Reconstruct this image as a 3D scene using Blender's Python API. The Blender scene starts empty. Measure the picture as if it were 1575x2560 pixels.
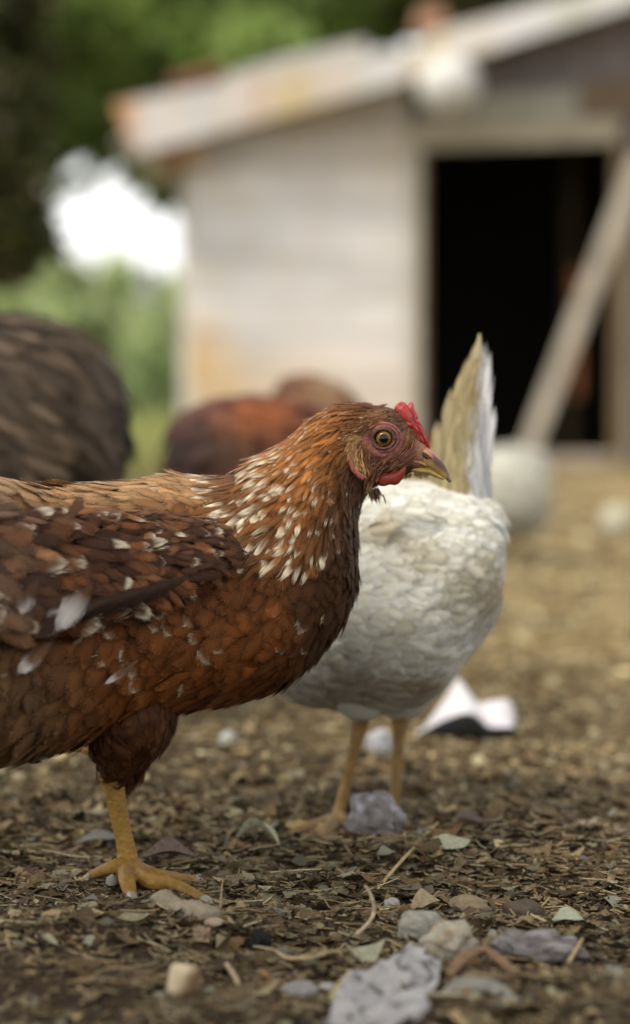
import bpy, bmesh, math, random
import numpy as np
from mathutils import Vector, Matrix, noise as mnoise

random.seed(7)
RNG = np.random.default_rng(11)
S = bpy.context.scene
COL = S.collection

# ------------------------------------------------------------------ camera
F = 85.0 / 36.0 * 2560.0          # focal length in photograph pixels
HOR = 940.0                       # horizon row in the photograph
CAMH = 0.428
PITCH = math.atan((1280.0 - HOR) / F)
cam_d = bpy.data.cameras.new("camera")
cam = bpy.data.objects.new("camera", cam_d)
COL.objects.link(cam)
cam_d.sensor_fit = 'VERTICAL'
cam_d.sensor_height = 36.0
cam_d.lens = 85.0
cam_d.clip_start = 0.05
cam_d.clip_end = 1500.0
cam.location = (0, 0, CAMH)
cam.rotation_euler = (math.pi / 2 - PITCH, 0, 0)
cam_d.dof.use_dof = True
cam_d.dof.focus_distance = 1.985
cam_d.dof.aperture_fstop = 2.65
S.camera = cam

# ------------------------------------------------------------------ sky, sun, exposure
SUN_EL, SUN_AZ = math.radians(54), math.radians(-128)     # azimuth from +Y towards +X
world = bpy.data.worlds.new("World")
S.world = world
world.use_nodes = True
wn = world.node_tree
wn.nodes.clear()
sky = wn.nodes.new("ShaderNodeTexSky")
sky.sky_type = 'NISHITA'
sky.sun_disc = False
sky.sun_elevation = SUN_EL
sky.sun_rotation = SUN_AZ
sky.air_density = 2.0
sky.dust_density = 1.5
sky.ozone_density = 1.0
hs = wn.nodes.new("ShaderNodeHueSaturation")
hs.inputs["Saturation"].default_value = 0.03
bg = wn.nodes.new("ShaderNodeBackground")
bg.inputs["Strength"].default_value = 0.15
wo = wn.nodes.new("ShaderNodeOutputWorld")
wn.links.new(sky.outputs[0], hs.inputs["Color"])
wn.links.new(hs.outputs[0], bg.inputs[0])
wn.links.new(bg.outputs[0], wo.inputs[0])
sun_d = bpy.data.lights.new("sun", 'SUN')
sun_d.energy = 1.9
sun_d.angle = math.radians(14)
sun_d.color = (1.0, 0.91, 0.76)
sun = bpy.data.objects.new("sun", sun_d)
COL.objects.link(sun)
sdir = Vector((math.sin(SUN_AZ) * math.cos(SUN_EL), math.cos(SUN_AZ) * math.cos(SUN_EL), math.sin(SUN_EL)))
sun.rotation_euler = sdir.to_track_quat('Z', 'Y').to_euler()
sun.location = (-6, -2, 12)
S.view_settings.view_transform = 'Standard'
S.view_settings.look = 'None'
S.view_settings.exposure = 1.02
S.view_settings.gamma = 1.0
S.view_settings.use_curve_mapping = False
S.render.engine = 'CYCLES'
S.cycles.max_bounces = 6
S.cycles.diffuse_bounces = 3
S.cycles.transparent_max_bounces = 10
S.cycles.use_denoising = True

# ------------------------------------------------------------------ helpers
CP, SP = math.cos(PITCH), math.sin(PITCH)

def W(px, py, Y):
    """World point at forward distance Y seen at photograph pixel (px, py)."""
    px = np.asarray(px, float); py = np.asarray(py, float); Y = np.asarray(Y, float)
    a = (px - 787.5) / F
    b = (1280.0 - py) / F
    dy = CP + b * SP
    dz = -SP + b * CP
    s = Y / dy
    return np.stack([a * s, Y + 0 * s, CAMH + dz * s], -1)

def PX(P):
    """Photograph pixel of world points (used to look up plumage patterns while building)."""
    P = np.asarray(P, float)
    x, y, z = P[..., 0], P[..., 1], P[..., 2] - CAMH
    d = y * CP - z * SP
    u = y * SP + z * CP
    return 787.5 + F * x / d, 1280.0 - F * u / d

def YG(py):
    return CAMH * F / (py - HOR)

def G(px, py):
    """Ground point (z = 0) at a pixel."""
    a = (px - 787.5) / F
    b = (1280.0 - py) / F
    dz = -SP + b * CP
    s = -CAMH / dz
    return np.array([a * s, (CP + b * SP) * s, 0.0])

ORG = {}

def tag(o, label=None, cat=None, group=None, kind=None):
    if label: o["label"] = label
    if cat: o["category"] = cat
    if group: o["group"] = group
    if kind: o["kind"] = kind
    return o

def empty(name, loc, label=None, cat=None, group=None):
    o = bpy.data.objects.new(name, None)
    COL.objects.link(o)
    o.location = tuple(float(v) for v in loc)
    o.empty_display_size = 0.05
    ORG[o.name] = np.array(loc, float)
    return tag(o, label, cat, group)

def make_mesh(name, V, faces, col=None, st=None, smooth=True):
    """faces: a list of integer arrays (n,3) / (n,4) / lists of index tuples."""
    me = bpy.data.meshes.new(name)
    V = np.asarray(V, np.float32)
    arrs = []
    for f in faces:
        if len(f) == 0: continue
        if isinstance(f, np.ndarray): arrs.append(f)
        else:
            by = {}
            for t in f: by.setdefault(len(t), []).append(t)
            arrs += [np.array(v, int) for v in by.values()]
    idx = np.concatenate([a.reshape(-1) for a in arrs]).astype(np.int32)
    tot = np.concatenate([np.full(len(a), a.shape[1]) for a in arrs]).astype(np.int32)
    start = np.concatenate([[0], np.cumsum(tot)[:-1]]).astype(np.int32)
    me.vertices.add(len(V)); me.vertices.foreach_set("co", V.reshape(-1))
    me.loops.add(len(idx)); me.loops.foreach_set("vertex_index", idx)
    me.polygons.add(len(tot)); me.polygons.foreach_set("loop_start", start)
    me.polygons.foreach_set("loop_total", tot)
    me.polygons.foreach_set("use_smooth", np.full(len(tot), bool(smooth)))
    if col is not None:
        col = np.asarray(col, np.float32)
        if col.ndim == 1: col = np.tile(col, (len(V), 1))
        c4 = np.ones((len(V), 4), np.float32); c4[:, :3] = col
        a = me.attributes.new("Col", 'FLOAT_COLOR', 'POINT'); a.data.foreach_set("color", c4.reshape(-1))
    if st is not None:
        a = me.attributes.new("st", 'FLOAT_VECTOR', 'POINT'); a.data.foreach_set("vector", np.asarray(st, np.float32).reshape(-1))
    me.update(calc_edges=True)
    me.validate()
    return me

def obj(name, V, faces, mat, parent=None, col=None, st=None, smooth=True, base=None):
    """One mesh object. With a parent, V is in world space and is moved into the parent's space."""
    V = np.asarray(V, float)
    if parent is not None: org = ORG[parent.name]
    elif base is not None: org = np.array(base, float)
    else: org = np.zeros(3)
    me = make_mesh(name, V - org, faces, col, st, smooth)
    me.materials.append(mat)
    o = bpy.data.objects.new(name, me)
    COL.objects.link(o)
    if parent is not None: o.parent = parent
    else: o.location = tuple(org)
    ORG[o.name] = org
    return o

def vnoise(x, y, seed=0):
    x = np.asarray(x, float); y = np.asarray(y, float)
    xi = np.floor(x).astype(np.int64); yi = np.floor(y).astype(np.int64)
    fx = x - xi; fy = y - yi
    fx = fx * fx * (3 - 2 * fx); fy = fy * fy * (3 - 2 * fy)
    def h(a, b):
        n = (a * 374761393 + b * 668265263 + seed * 974711) & 0x7fffffff
        n = ((n ^ (n >> 13)) * 1274126177) & 0x7fffffff
        return ((n ^ (n >> 16)) & 0xffff) / 65535.0
    return (h(xi, yi) * (1 - fx) + h(xi + 1, yi) * fx) * (1 - fy) + (h(xi, yi + 1) * (1 - fx) + h(xi + 1, yi + 1) * fx) * fy

# ------------------------------------------------------------------ materials
def new_mat(name):
    m = bpy.data.materials.new(name)
    m.use_nodes = True
    nt = m.node_tree
    return m, nt, nt.nodes["Principled BSDF"]

def N(nt, t, **kw):
    n = nt.nodes.new(t)
    for k, v in kw.items():
        if k in ('operation', 'blend_type', 'data_type', 'attribute_name', 'noise_dimensions', 'feature', 'wave_type', 'bands_direction'):
            setattr(n, k, v)
        else: n.inputs[k].default_value = v
    return n

def mat_attr(name, rough=0.8, spec=0.3, nscale=0, namt=0.25, bump=0.0, bscale=200, bdist=0.002, transl=0.0, coat=0.0):
    """Colour from the Col attribute, with fine mottling and relief."""
    m, nt, b = new_mat(name)
    at = N(nt, "ShaderNodeAttribute", attribute_name="Col")
    c = at.outputs["Color"]
    tc = N(nt, "ShaderNodeTexCoord")
    if nscale:
        nz = N(nt, "ShaderNodeTexNoise", Scale=nscale, Detail=5.0, Roughness=0.65)
        nt.links.new(tc.outputs["Object"], nz.inputs["Vector"])
        mr = N(nt, "ShaderNodeMapRange"); mr.inputs[1].default_value = .25; mr.inputs[2].default_value = .75
        mr.inputs[3].default_value = 1 - namt; mr.inputs[4].default_value = 1 + namt
        nt.links.new(nz.outputs["Fac"], mr.inputs[0])
        mx = N(nt, "ShaderNodeVectorMath", operation='SCALE')
        nt.links.new(c, mx.inputs[0]); nt.links.new(mr.outputs[0], mx.inputs["Scale"])
        c = mx.outputs[0]
    nt.links.new(c, b.inputs["Base Color"])
    b.inputs["Roughness"].default_value = rough
    b.inputs["Specular IOR Level"].default_value = spec
    b.inputs["Coat Weight"].default_value = coat
    if bump:
        n2 = N(nt, "ShaderNodeTexNoise", Scale=bscale, Detail=4.0)
        nt.links.new(tc.outputs["Object"], n2.inputs["Vector"])
        bp = N(nt, "ShaderNodeBump", Strength=bump, Distance=bdist)
        nt.links.new(n2.outputs["Fac"], bp.inputs["Height"])
        nt.links.new(bp.outputs[0], b.inputs["Normal"])
    if transl:
        tr = N(nt, "ShaderNodeBsdfTranslucent")
        nt.links.new(c, tr.inputs["Color"])
        ms = N(nt, "ShaderNodeMixShader"); ms.inputs[0].default_value = transl
        nt.links.new(b.outputs[0], ms.inputs[1]); nt.links.new(tr.outputs[0], ms.inputs[2])
        nt.links.new(ms.outputs[0], nt.nodes["Material Output"].inputs[0])
    return m

def mat_feather(name, contrast=0.28, rough=0.6, glow=0.0):
    m, nt, b = new_mat(name)
    at = N(nt, "ShaderNodeAttribute", attribute_name="Col")
    st = N(nt, "ShaderNodeAttribute", attribute_name="st")
    sx = N(nt, "ShaderNodeSeparateXYZ"); nt.links.new(st.outputs["Vector"], sx.inputs[0])
    av = N(nt, "ShaderNodeMath", operation='ABSOLUTE'); nt.links.new(sx.outputs[1], av.inputs[0])
    m1 = N(nt, "ShaderNodeMath", operation='MULTIPLY'); m1.inputs[1].default_value = -0.45
    nt.links.new(av.outputs[0], m1.inputs[0])
    ad = N(nt, "ShaderNodeMath", operation='ADD'); nt.links.new(sx.outputs[0], ad.inputs[0]); nt.links.new(m1.outputs[0], ad.inputs[1])
    sc = N(nt, "ShaderNodeMath", operation='MULTIPLY'); sc.inputs[1].default_value = 22.0
    nt.links.new(ad.outputs[0], sc.inputs[0])
    s2 = N(nt, "ShaderNodeMath", operation='MULTIPLY'); s2.inputs[1].default_value = 91.0
    nt.links.new(sx.outputs[2], s2.inputs[0])
    cx = N(nt, "ShaderNodeCombineXYZ")
    nt.links.new(sc.outputs[0], cx.inputs[0]); nt.links.new(s2.outputs[0], cx.inputs[1]); nt.links.new(sx.outputs[1], cx.inputs[2])
    nz = N(nt, "ShaderNodeTexNoise", Scale=1.0, Detail=3.0, Roughness=0.6)
    nt.links.new(cx.outputs[0], nz.inputs["Vector"])
    mr = N(nt, "ShaderNodeMapRange"); mr.inputs[1].default_value = .28; mr.inputs[2].default_value = .72
    mr.inputs[3].default_value = 1 - contrast; mr.inputs[4].default_value = 1 + contrast
    nt.links.new(nz.outputs["Fac"], mr.inputs[0])
    mx = N(nt, "ShaderNodeVectorMath", operation='SCALE')
    nt.links.new(at.outputs["Color"], mx.inputs[0]); nt.links.new(mr.outputs[0], mx.inputs["Scale"])
    nt.links.new(mx.outputs[0], b.inputs["Base Color"])
    b.inputs["Roughness"].default_value = rough
    b.inputs["Specular IOR Level"].default_value = 0.16
    # barbs part towards the rim: the vane frays into streaks there
    e1 = N(nt, "ShaderNodeMapRange"); e1.inputs[1].default_value = .48; e1.inputs[2].default_value = 1.0; e1.inputs[3].default_value = 0; e1.inputs[4].default_value = 1.0
    nt.links.new(sx.outputs[0], e1.inputs[0])
    em = N(nt, "ShaderNodeMath", operation='MAXIMUM'); nt.links.new(av.outputs[0], em.inputs[0]); nt.links.new(e1.outputs[0], em.inputs[1])
    fs = N(nt, "ShaderNodeMath", operation='MULTIPLY'); fs.inputs[1].default_value = 2.2; nt.links.new(sc.outputs[0], fs.inputs[0])
    fx = N(nt, "ShaderNodeCombineXYZ"); nt.links.new(fs.outputs[0], fx.inputs[0]); nt.links.new(s2.outputs[0], fx.inputs[1])
    fn = N(nt, "ShaderNodeTexNoise", Scale=1.0, Detail=1.0); nt.links.new(fx.outputs[0], fn.inputs["Vector"])
    fa = N(nt, "ShaderNodeMath", operation='MULTIPLY_ADD'); fa.inputs[1].default_value = 1.3; nt.links.new(fn.outputs["Fac"], fa.inputs[0]); nt.links.new(em.outputs[0], fa.inputs[2])
    al = N(nt, "ShaderNodeMapRange"); al.inputs[1].default_value = 1.27; al.inputs[2].default_value = 1.70; al.inputs[3].default_value = 1.0; al.inputs[4].default_value = 0.0
    nt.links.new(fa.outputs[0], al.inputs[0]); nt.links.new(al.outputs[0], b.inputs["Alpha"])
    if glow:                                   # thin vanes let light through
        b.inputs["Transmission Weight"].default_value = 0.0
        tr = N(nt, "ShaderNodeBsdfTranslucent"); nt.links.new(mx.outputs[0], tr.inputs["Color"])
        tp = N(nt, "ShaderNodeBsdfTransparent")
        m1_ = N(nt, "ShaderNodeMixShader"); nt.links.new(al.outputs[0], m1_.inputs[0]); nt.links.new(tp.outputs[0], m1_.inputs[1]); nt.links.new(tr.outputs[0], m1_.inputs[2])
        m2_ = N(nt, "ShaderNodeMixShader"); m2_.inputs[0].default_value = glow; nt.links.new(b.outputs[0], m2_.inputs[1]); nt.links.new(m1_.outputs[0], m2_.inputs[2])
        nt.links.new(m2_.outputs[0], nt.nodes["Material Output"].inputs[0])
    bp = N(nt, "ShaderNodeBump", Strength=0.35, Distance=0.0006)
    nt.links.new(nz.outputs["Fac"], bp.inputs["Height"]); nt.links.new(bp.outputs[0], b.inputs["Normal"])
    return m

M_FEATHER = mat_feather("feather", 0.36, 0.65, 0.12)
M_WHITEF = mat_feather("white_feather", 0.07, 0.9, 0.4)
M_SKIN = mat_attr("hen_skin", 0.55, 0.4, 260, 0.35, 0.9, 420, 0.0016)
M_COMB = mat_attr("comb_skin", 0.42, 0.45, 300, 0.25, 0.6, 600, 0.0008)
M_BEAK = mat_attr("beak_horn", 0.38, 0.45, 220, 0.25, 0.25, 500, 0.0004)
M_EYE = mat_attr("eye", 0.04, 0.35)
M_LEG = mat_attr("leg_scales", 0.6, 0.22, 160, 0.3, 0.9, 300, 0.0012)
M_LITTER = mat_attr("litter", 0.85, 0.2, 300, 0.4, 0.5, 500, 0.001)
M_ROCK = mat_attr("rock", 0.9, 0.2, 120, 0.3, 0.9, 260, 0.002)
M_PAPER = mat_attr("weathered_sheet", 0.8, 0.25, 60, 0.22, 0.6, 160, 0.002)
M_PLASTIC = mat_attr("white_plastic", 0.45, 0.45, 20, 0.06)
M_LEAF = mat_attr("tree_leaf", 0.6, 0.3, 0, transl=0.5)
M_BARK = mat_attr("bark", 0.9, 0.2, 14, 0.4, 1.0, 20, 0.02)
M_GRASS = mat_attr("grass_blade", 0.7, 0.25, 0, transl=0.3)
M_WOOD = mat_attr("weathered_wood", 0.85, 0.2, 9, 0.3, 0.4, 30, 0.006)
M_METAL = mat_attr("painted_sheet", 0.5, 0.4, 4, 0.12)
M_WHITEWASH = mat_attr("whitewash", 0.85, 0.2, 5, 0.10, 0.4, 40, 0.004)

def ground_mat():
    m, nt, b = new_mat("soil")
    tc = N(nt, "ShaderNodeTexCoord")
    n1 = N(nt, "ShaderNodeTexNoise", Scale=2.2, Detail=8.0, Roughness=0.6)
    n2 = N(nt, "ShaderNodeTexNoise", Scale=90.0, Detail=6.0, Roughness=0.7)
    for n in (n1, n2): nt.links.new(tc.outputs["Object"], n.inputs["Vector"])
    sp = N(nt, "ShaderNodeSeparateXYZ"); nt.links.new(tc.outputs["Object"], sp.inputs[0])
    # worn dark litter near the hens gives way to dry straw-coloured yard further out
    far = N(nt, "ShaderNodeMapRange"); far.inputs[1].default_value = 2.2; far.inputs[2].default_value = 4.2
    nt.links.new(sp.outputs[1], far.inputs[0])
    r1 = N(nt, "ShaderNodeValToRGB")
    r1.color_ramp.elements[0].position = .3; r1.color_ramp.elements[0].color = (.026, .016, .009, 1)
    r1.color_ramp.elements[1].position = .75; r1.color_ramp.elements[1].color = (.062, .039, .021, 1)
    r2 = N(nt, "ShaderNodeValToRGB")
    r2.color_ramp.elements[0].position = .3; r2.color_ramp.elements[0].color = (.13, .092, .040, 1)
    r2.color_ramp.elements[1].position = .72; r2.color_ramp.elements[1].color = (.255, .19, .09, 1)
    nt.links.new(n2.outputs["Fac"], r1.inputs[0]); nt.links.new(n1.outputs["Fac"], r2.inputs[0])
    mx = N(nt, "ShaderNodeMix", data_type='RGBA')
    nt.links.new(far.outputs[0], mx.inputs[0]); nt.links.new(r1.outputs[0], mx.inputs[6]); nt.links.new(r2.outputs[0], mx.inputs[7])
    nt.links.new(mx.outputs[2], b.inputs["Base Color"])
    b.inputs["Roughness"].default_value = 0.95
    b.inputs["Specular IOR Level"].default_value = 0.15
    bp = N(nt, "ShaderNodeBump", Strength=0.8, Distance=0.006)
    nt.links.new(n2.outputs["Fac"], bp.inputs["Height"]); nt.links.new(bp.outputs[0], b.inputs["Normal"])
    return m
M_SOIL = ground_mat()

def meadow_mat():
    m, nt, b = new_mat("meadow")
    tc = N(nt, "ShaderNodeTexCoord")
    n1 = N(nt, "ShaderNodeTexNoise", Scale=0.9, Detail=6.0)
    nt.links.new(tc.outputs["Object"], n1.inputs["Vector"])
    r = N(nt, "ShaderNodeValToRGB")
    r.color_ramp.elements[0].position = .3; r.color_ramp.elements[0].color = (.17, .20, .06, 1)
    r.color_ramp.elements[1].position = .7; r.color_ramp.elements[1].color = (.33, .33, .12, 1)
    nt.links.new(n1.outputs["Fac"], r.inputs[0]); nt.links.new(r.outputs[0], b.inputs["Base Color"])
    b.inputs["Roughness"].default_value = 0.95
    return m
M_MEADOW = meadow_mat()

# ------------------------------------------------------------------ the setting
def gh(x, y):
    x = np.asarray(x, float); y = np.asarray(y, float)
    fade = np.clip((7.0 - y) / 3.0, 0, 1) * np.clip((y - 0.3) / 0.6, 0, 1) * np.clip((2.2 - np.abs(x)) / 0.8, 0, 1)
    h = 0.022 * (vnoise(x * 5, y * 5, 1) - .5) + 0.018 * (vnoise(x * 15, y * 17, 2) - .5) + 0.006 * (vnoise(x * 48, y * 48, 3) - .5) + 0.004 * (vnoise(x * 110, y * 110, 4) - .5)
    for fx_, fy_ in ((325, 2205), (800, 2085), (980, 2070)):      # the ground is trodden level where the hens stand
        q = G(fx_, fy_); fade = fade * (1 - .85 * np.exp(-((x - q[0]) ** 2 + (y - q[1]) ** 2) / .07 ** 2))
    return h * fade

xs = np.concatenate([[-600, -200, -80, -30, -12, -6, -4, -3, -2.4, -2, -1.6, -1.3], np.linspace(-1.1, 1.1, 230), [1.3, 1.6, 2, 2.4, 3, 4, 6, 12, 30, 80, 200, 600]])
ys = np.concatenate([[-200, -60, -20, -5, -1, 0, .5, .9, 1.15], np.linspace(1.3, 4.2, 330), np.linspace(4.3, 7.2, 40), [8, 9, 10, 12, 15, 20, 30, 50, 90, 200, 700]])
gx, gy = np.meshgrid(xs, ys)
gz = gh(gx, gy)
nx, ny = len(xs), len(ys)
ii = np.arange(nx * ny).reshape(ny, nx)
quads = np.stack([ii[:-1, :-1], ii[:-1, 1:], ii[1:, 1:], ii[1:, :-1]], -1).reshape(-1, 4)
g = obj("ground", np.stack([gx, gy, gz], -1).reshape(-1, 3), [quads], M_SOIL)
tag(g, "bare dark soil of the yard turning straw coloured further out", None, None, "structure")
# grass field left of and behind the shed
mv = [(-300, 13.2), (-1.9, 9.0), (-1.05, 9.2), (-0.75, 11.0), (-0.7, 15.5), (200, 16.5), (300, 400), (-300, 400)]
md = obj("meadow", [(x, y, 0.006) for x, y in mv], [[tuple(range(len(mv)))]], M_MEADOW, smooth=False)
tag(md, "pale green grass field beyond the yard", None, None, "structure")

# ------------------------------------------------------------------ lofts and plumage
class Loft:
    """A closed body swept through sections: (top px, bottom px, half width, depth top, depth bottom, egg)."""
    def __init__(self, secs):
        A = []
        for s in secs:
            tx, ty, bx, by, hw, Yt = s[:6]
            Yb = s[6] if len(s) > 6 else Yt
            egg = s[7] if len(s) > 7 else 0.0
            A.append(np.concatenate([W(tx, ty, Yt), W(bx, by, Yb), [hw, egg]]))
        self.A = np.array(A); self.n = len(A)
    def inset(self, d):
        """The bare skin that the plumage stands on."""
        o = Loft.__new__(Loft); o.n = self.n; o.A = self.A.copy()
        d = np.broadcast_to(np.asarray(d, float), (self.n,))[:, None]
        ax = o.A[:, 0:3] - o.A[:, 3:6]; ln = np.linalg.norm(ax, axis=1, keepdims=True)
        k = np.minimum(d, ln * .3) / ln
        o.A[:, 0:3] -= ax * k; o.A[:, 3:6] += ax * k
        o.A[:, 6] = np.maximum(o.A[:, 6] - d[:, 0], o.A[:, 6] * .5)
        return o
    def sec(self, t):
        t = np.clip(np.asarray(t, float), 0, self.n - 1 - 1e-6)
        i = np.floor(t).astype(int); f = (t - i)[..., None]
        g = lambda k: self.A[np.clip(i + k, 0, self.n - 1)]
        p0, p1, p2, p3 = g(-1), g(0), g(1), g(2)
        return 0.5 * (2 * p1 + (p2 - p0) * f + (2 * p0 - 5 * p1 + 4 * p2 - p3) * f * f + (3 * p1 - p0 - 3 * p2 + p3) * f ** 3)
    def P(self, t, phi):
        """phi = 0 top, pi/2 the side towards the camera, pi bottom."""
        a = self.sec(t)
        T, B = a[..., 0:3], a[..., 3:6]
        hw, egg = np.maximum(a[..., 6], .002), a[..., 7]
        c, s = np.cos(phi), np.sin(phi)
        C = (T + B) / 2; U = (T - B) / 2
        w = hw * s * (1 - egg * c)
        out = C + U * c[..., None]
        out[..., 1] -= w
        return out
    def mesh(self, nt=120, nphi=48):
        t = np.linspace(0, self.n - 1, nt); ph = np.linspace(0, 2 * np.pi, nphi, endpoint=False)
        tt, pp = np.meshgrid(t, ph, indexing='ij')
        V = self.P(tt, pp).reshape(-1, 3)
        i = np.arange(nt * nphi).reshape(nt, nphi); j = np.roll(i, -1, 1)
        q = np.stack([i[:-1], j[:-1], j[1:], i[1:]], -1).reshape(-1, 4)
        c0 = len(V); V = np.concatenate([V, V[i[0]].mean(0, keepdims=True), V[i[-1]].mean(0, keepdims=True)])
        caps = [(c0, j[0][k], i[0][k]) for k in range(nphi)] + [(c0 + 1, i[-1][k], j[-1][k]) for k in range(nphi)]
        return V, [q, np.array(caps, int)]
    def sample(self, n, rng, tmin=0.0, tmax=None, phi=(0, 2 * np.pi)):
        """Area-uniform random surface points with (t, phi)."""
        tmax = self.n - 1 if tmax is None else tmax
        t = rng.uniform(tmin, tmax, n * 3); ph = rng.uniform(phi[0], phi[1], n * 3)
        e = 1e-3
        p = self.P(t, ph)
        a = np.linalg.norm(np.cross(self.P(t + e, ph) - p, self.P(t, ph + e) - p), axis=-1)
        k = rng.uniform(0, np.percentile(a, 99), len(t)) < a
        return t[k][:n], ph[k][:n]
    def frame(self, t, ph):
        e = 2e-2
        p = self.P(t, ph)
        dt = self.P(np.minimum(t + e, self.n - 1 - 1e-5), ph) - self.P(np.maximum(t - e, 0), ph)
        dp = self.P(t, ph + e) - self.P(t, ph - e)
        nrm = np.cross(dt, dp); nrm /= np.linalg.norm(nrm, axis=-1, keepdims=True) + 1e-12
        a = self.sec(t); C = (a[..., 0:3] + a[..., 3:6]) / 2
        flip = np.sum(nrm * (p - C), -1) < 0
        nrm[flip] *= -1
        d = -dt / (np.linalg.norm(dt, axis=-1, keepdims=True) + 1e-12)
        return p, d, nrm

def thin(P, R, order):
    """Poisson thinning: keep points so that no two are closer than their radius."""
    cell = float(np.max(R)); grid = {}; keep = []
    K = np.floor(P / cell).astype(int)
    for i in order:
        kx, ky, kz = K[i]; ok = True
        for dx in (-1, 0, 1):
            for dy in (-1, 0, 1):
                for dz in (-1, 0, 1):
                    for j in grid.get((kx + dx, ky + dy, kz + dz), ()):
                        d = P[i] - P[j]
                        if d[0] * d[0] + d[1] * d[1] + d[2] * d[2] < R[i] * R[i]:
                            ok = False; break
                    if not ok: break
                if not ok: break
            if not ok: break
        if ok:
            grid.setdefault((kx, ky, kz), []).append(i); keep.append(i)
    return np.array(keep, int)

FS = np.array([0, .18, .4, .6, .78, .9, .975, 1.0])
PROF_ROUND = np.array([.22, .58, .84, .92, .86, .66, .34, .06])
PROF_LANCE = np.array([.30, .70, 1.0, .95, .72, .45, .2, .03])
NB = 11                                            # loose barbs on each side of a feather

def feather_geo(pos, d, nrm, L, Wd, lift, lance, base, tip, edge_pos, rng, curl=None, barb=1.0):
    """Vectorised feathers: a cambered vane with a ragged rim of loose barbs. Returns V, tris list, col, st, verts per feather."""
    n = len(pos)
    d = d - nrm * np.sum(d * nrm, -1, keepdims=True)
    d /= np.linalg.norm(d, axis=-1, keepdims=True) + 1e-12
    side = np.cross(nrm, d)
    prof = PROF_ROUND[None] * (1 - lance[:, None]) + PROF_LANCE[None] * lance[:, None]
    ns = len(FS)
    cols = np.array([-1, -.5, 0, .5, 1.0])
    s = np.broadcast_to(FS[None, :, None], (n, ns, 5)).copy()
    v = np.broadcast_to(cols[None, None, :], (n, ns, 5)).copy()
    # barbs sweep forward at the rim, so the rim lags behind the shaft near the tip
    sj = s - 0.10 * np.abs(v) ** 2 * (s > .5) * (1 - lance[:, None, None]) + rng.normal(0, .012, s.shape) * (np.abs(v) > .9)
    if curl is None: curl = np.full(n, .10)
    wv = v * prof[:, :, None] * (1 + rng.normal(0, .05, s.shape))
    x = sj * L[:, None, None]
    y = wv * Wd[:, None, None] * .5
    z = (lift[:, None, None] * (s - .12) - curl[:, None, None] * s * s) * L[:, None, None] - .09 * Wd[:, None, None] * wv ** 2
    bend = rng.normal(0, .05, n)[:, None, None] * L[:, None, None] * s * s
    y = y + bend
    V = pos[:, None, None, :] + d[:, None, None, :] * x[..., None] + side[:, None, None, :] * y[..., None] + nrm[:, None, None, :] * z[..., None]
    V = V.reshape(n, -1, 3)
    tq = np.arange(ns * 5).reshape(ns, 5)
    quads = np.stack([tq[:-1, :-1], tq[:-1, 1:], tq[1:, 1:], tq[1:, :-1]], -1).reshape(-1, 4)
    nv0 = ns * 5
    tf = np.clip((s - edge_pos[:, None, None]) / .25 + .45 * (np.abs(v) - .5) * (s > .4), 0, 1)
    tf = tf * tf * (3 - 2 * tf)
    shade = (1 + .18 * (np.abs(v) < .1) * (s < .9)) * (.82 + .22 * s)
    C = base[:, None, None, :] * (1 - tf[..., None]) + tip[:, None, None, :] * tf[..., None]
    C = (C * shade[..., None]).reshape(n, -1, 3)
    ST = np.stack([s, v, np.broadcast_to(rng.uniform(0, 1, n)[:, None, None], s.shape)], -1).reshape(n, -1, 3)
    # loose barbs
    sb = np.linspace(.45, .97, NB)
    bv, bt, bc, bs = [], [], [], []
    for sg in (-1, 1):
        for k in range(NB):
            s0 = sb[k]
            w0 = np.array([np.interp(s0, FS, p) for p in prof]) if lance.std() > 1e-6 else np.full(n, np.interp(s0, FS, prof[0]))
            w1 = w0 * .78
            ln = (.09 + .17 * rng.random(n)) * (1.15 - .4 * lance) * barb
            s00 = s0 - .10 * (s0 > .5) * (1 - lance)
            def pt(ss, ww, up):
                zz = (lift * (ss - .12) - curl * ss * ss) * L - .09 * Wd * ww ** 2 + up
                return pos + d * (ss * L)[:, None] + side * (sg * ww * Wd * .5 + (bend[:, 0, 0] * 0))[:, None] + nrm * zz[:, None]
            a = pt(s00 - .028, w0 * .95, 0); b_ = pt(s00 + .022, w0 * .95 * (1 - .2 * (s0 > .8)), 0)
            c_ = pt(s00 + ln, w0 * (1.0 + .08 * barb - .40 * (s0 > .8)) + .12 * barb * rng.random(n), rng.normal(0, .0005, n))
            bv.append(np.stack([a, b_, c_], 1))
            tfk = np.clip((s0 - edge_pos) / .22 + .2, 0, 1)
            ck = base * (1 - tfk[:, None]) + tip * tfk[:, None]
            bc.append(np.repeat(ck[:, None], 3, 1))
            q = np.zeros((n, 3, 3)); q[:, :, 0] = np.minimum(s0, .85); q[:, :, 1] = sg * .6; q[:, 2, 1] = sg * 1.05; q[:, :, 2] = rng.random((n, 1))
            bs.append(q)
            o = nv0 + len(bt) * 3
            bt.append((o, o + 1, o + 2))
    V = np.concatenate([V] + bv, 1); C = np.concatenate([C] + bc, 1); ST = np.concatenate([ST] + bs, 1)
    return V, quads, np.array(bt, int), C, ST

def feathers_obj(name, geo, sel, mat, parent):
    V, quads, tris, C, ST = geo
    V, C, ST = V[sel], C[sel], ST[sel]
    n, k = V.shape[:2]
    off = (np.arange(n) * k)[:, None, None]
    return obj(name, V.reshape(-1, 3), [(quads[None] + off).reshape(-1, 4), (tris[None] + off).reshape(-1, 3)], mat, parent, C.reshape(-1, 3), ST.reshape(-1, 3))

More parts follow.
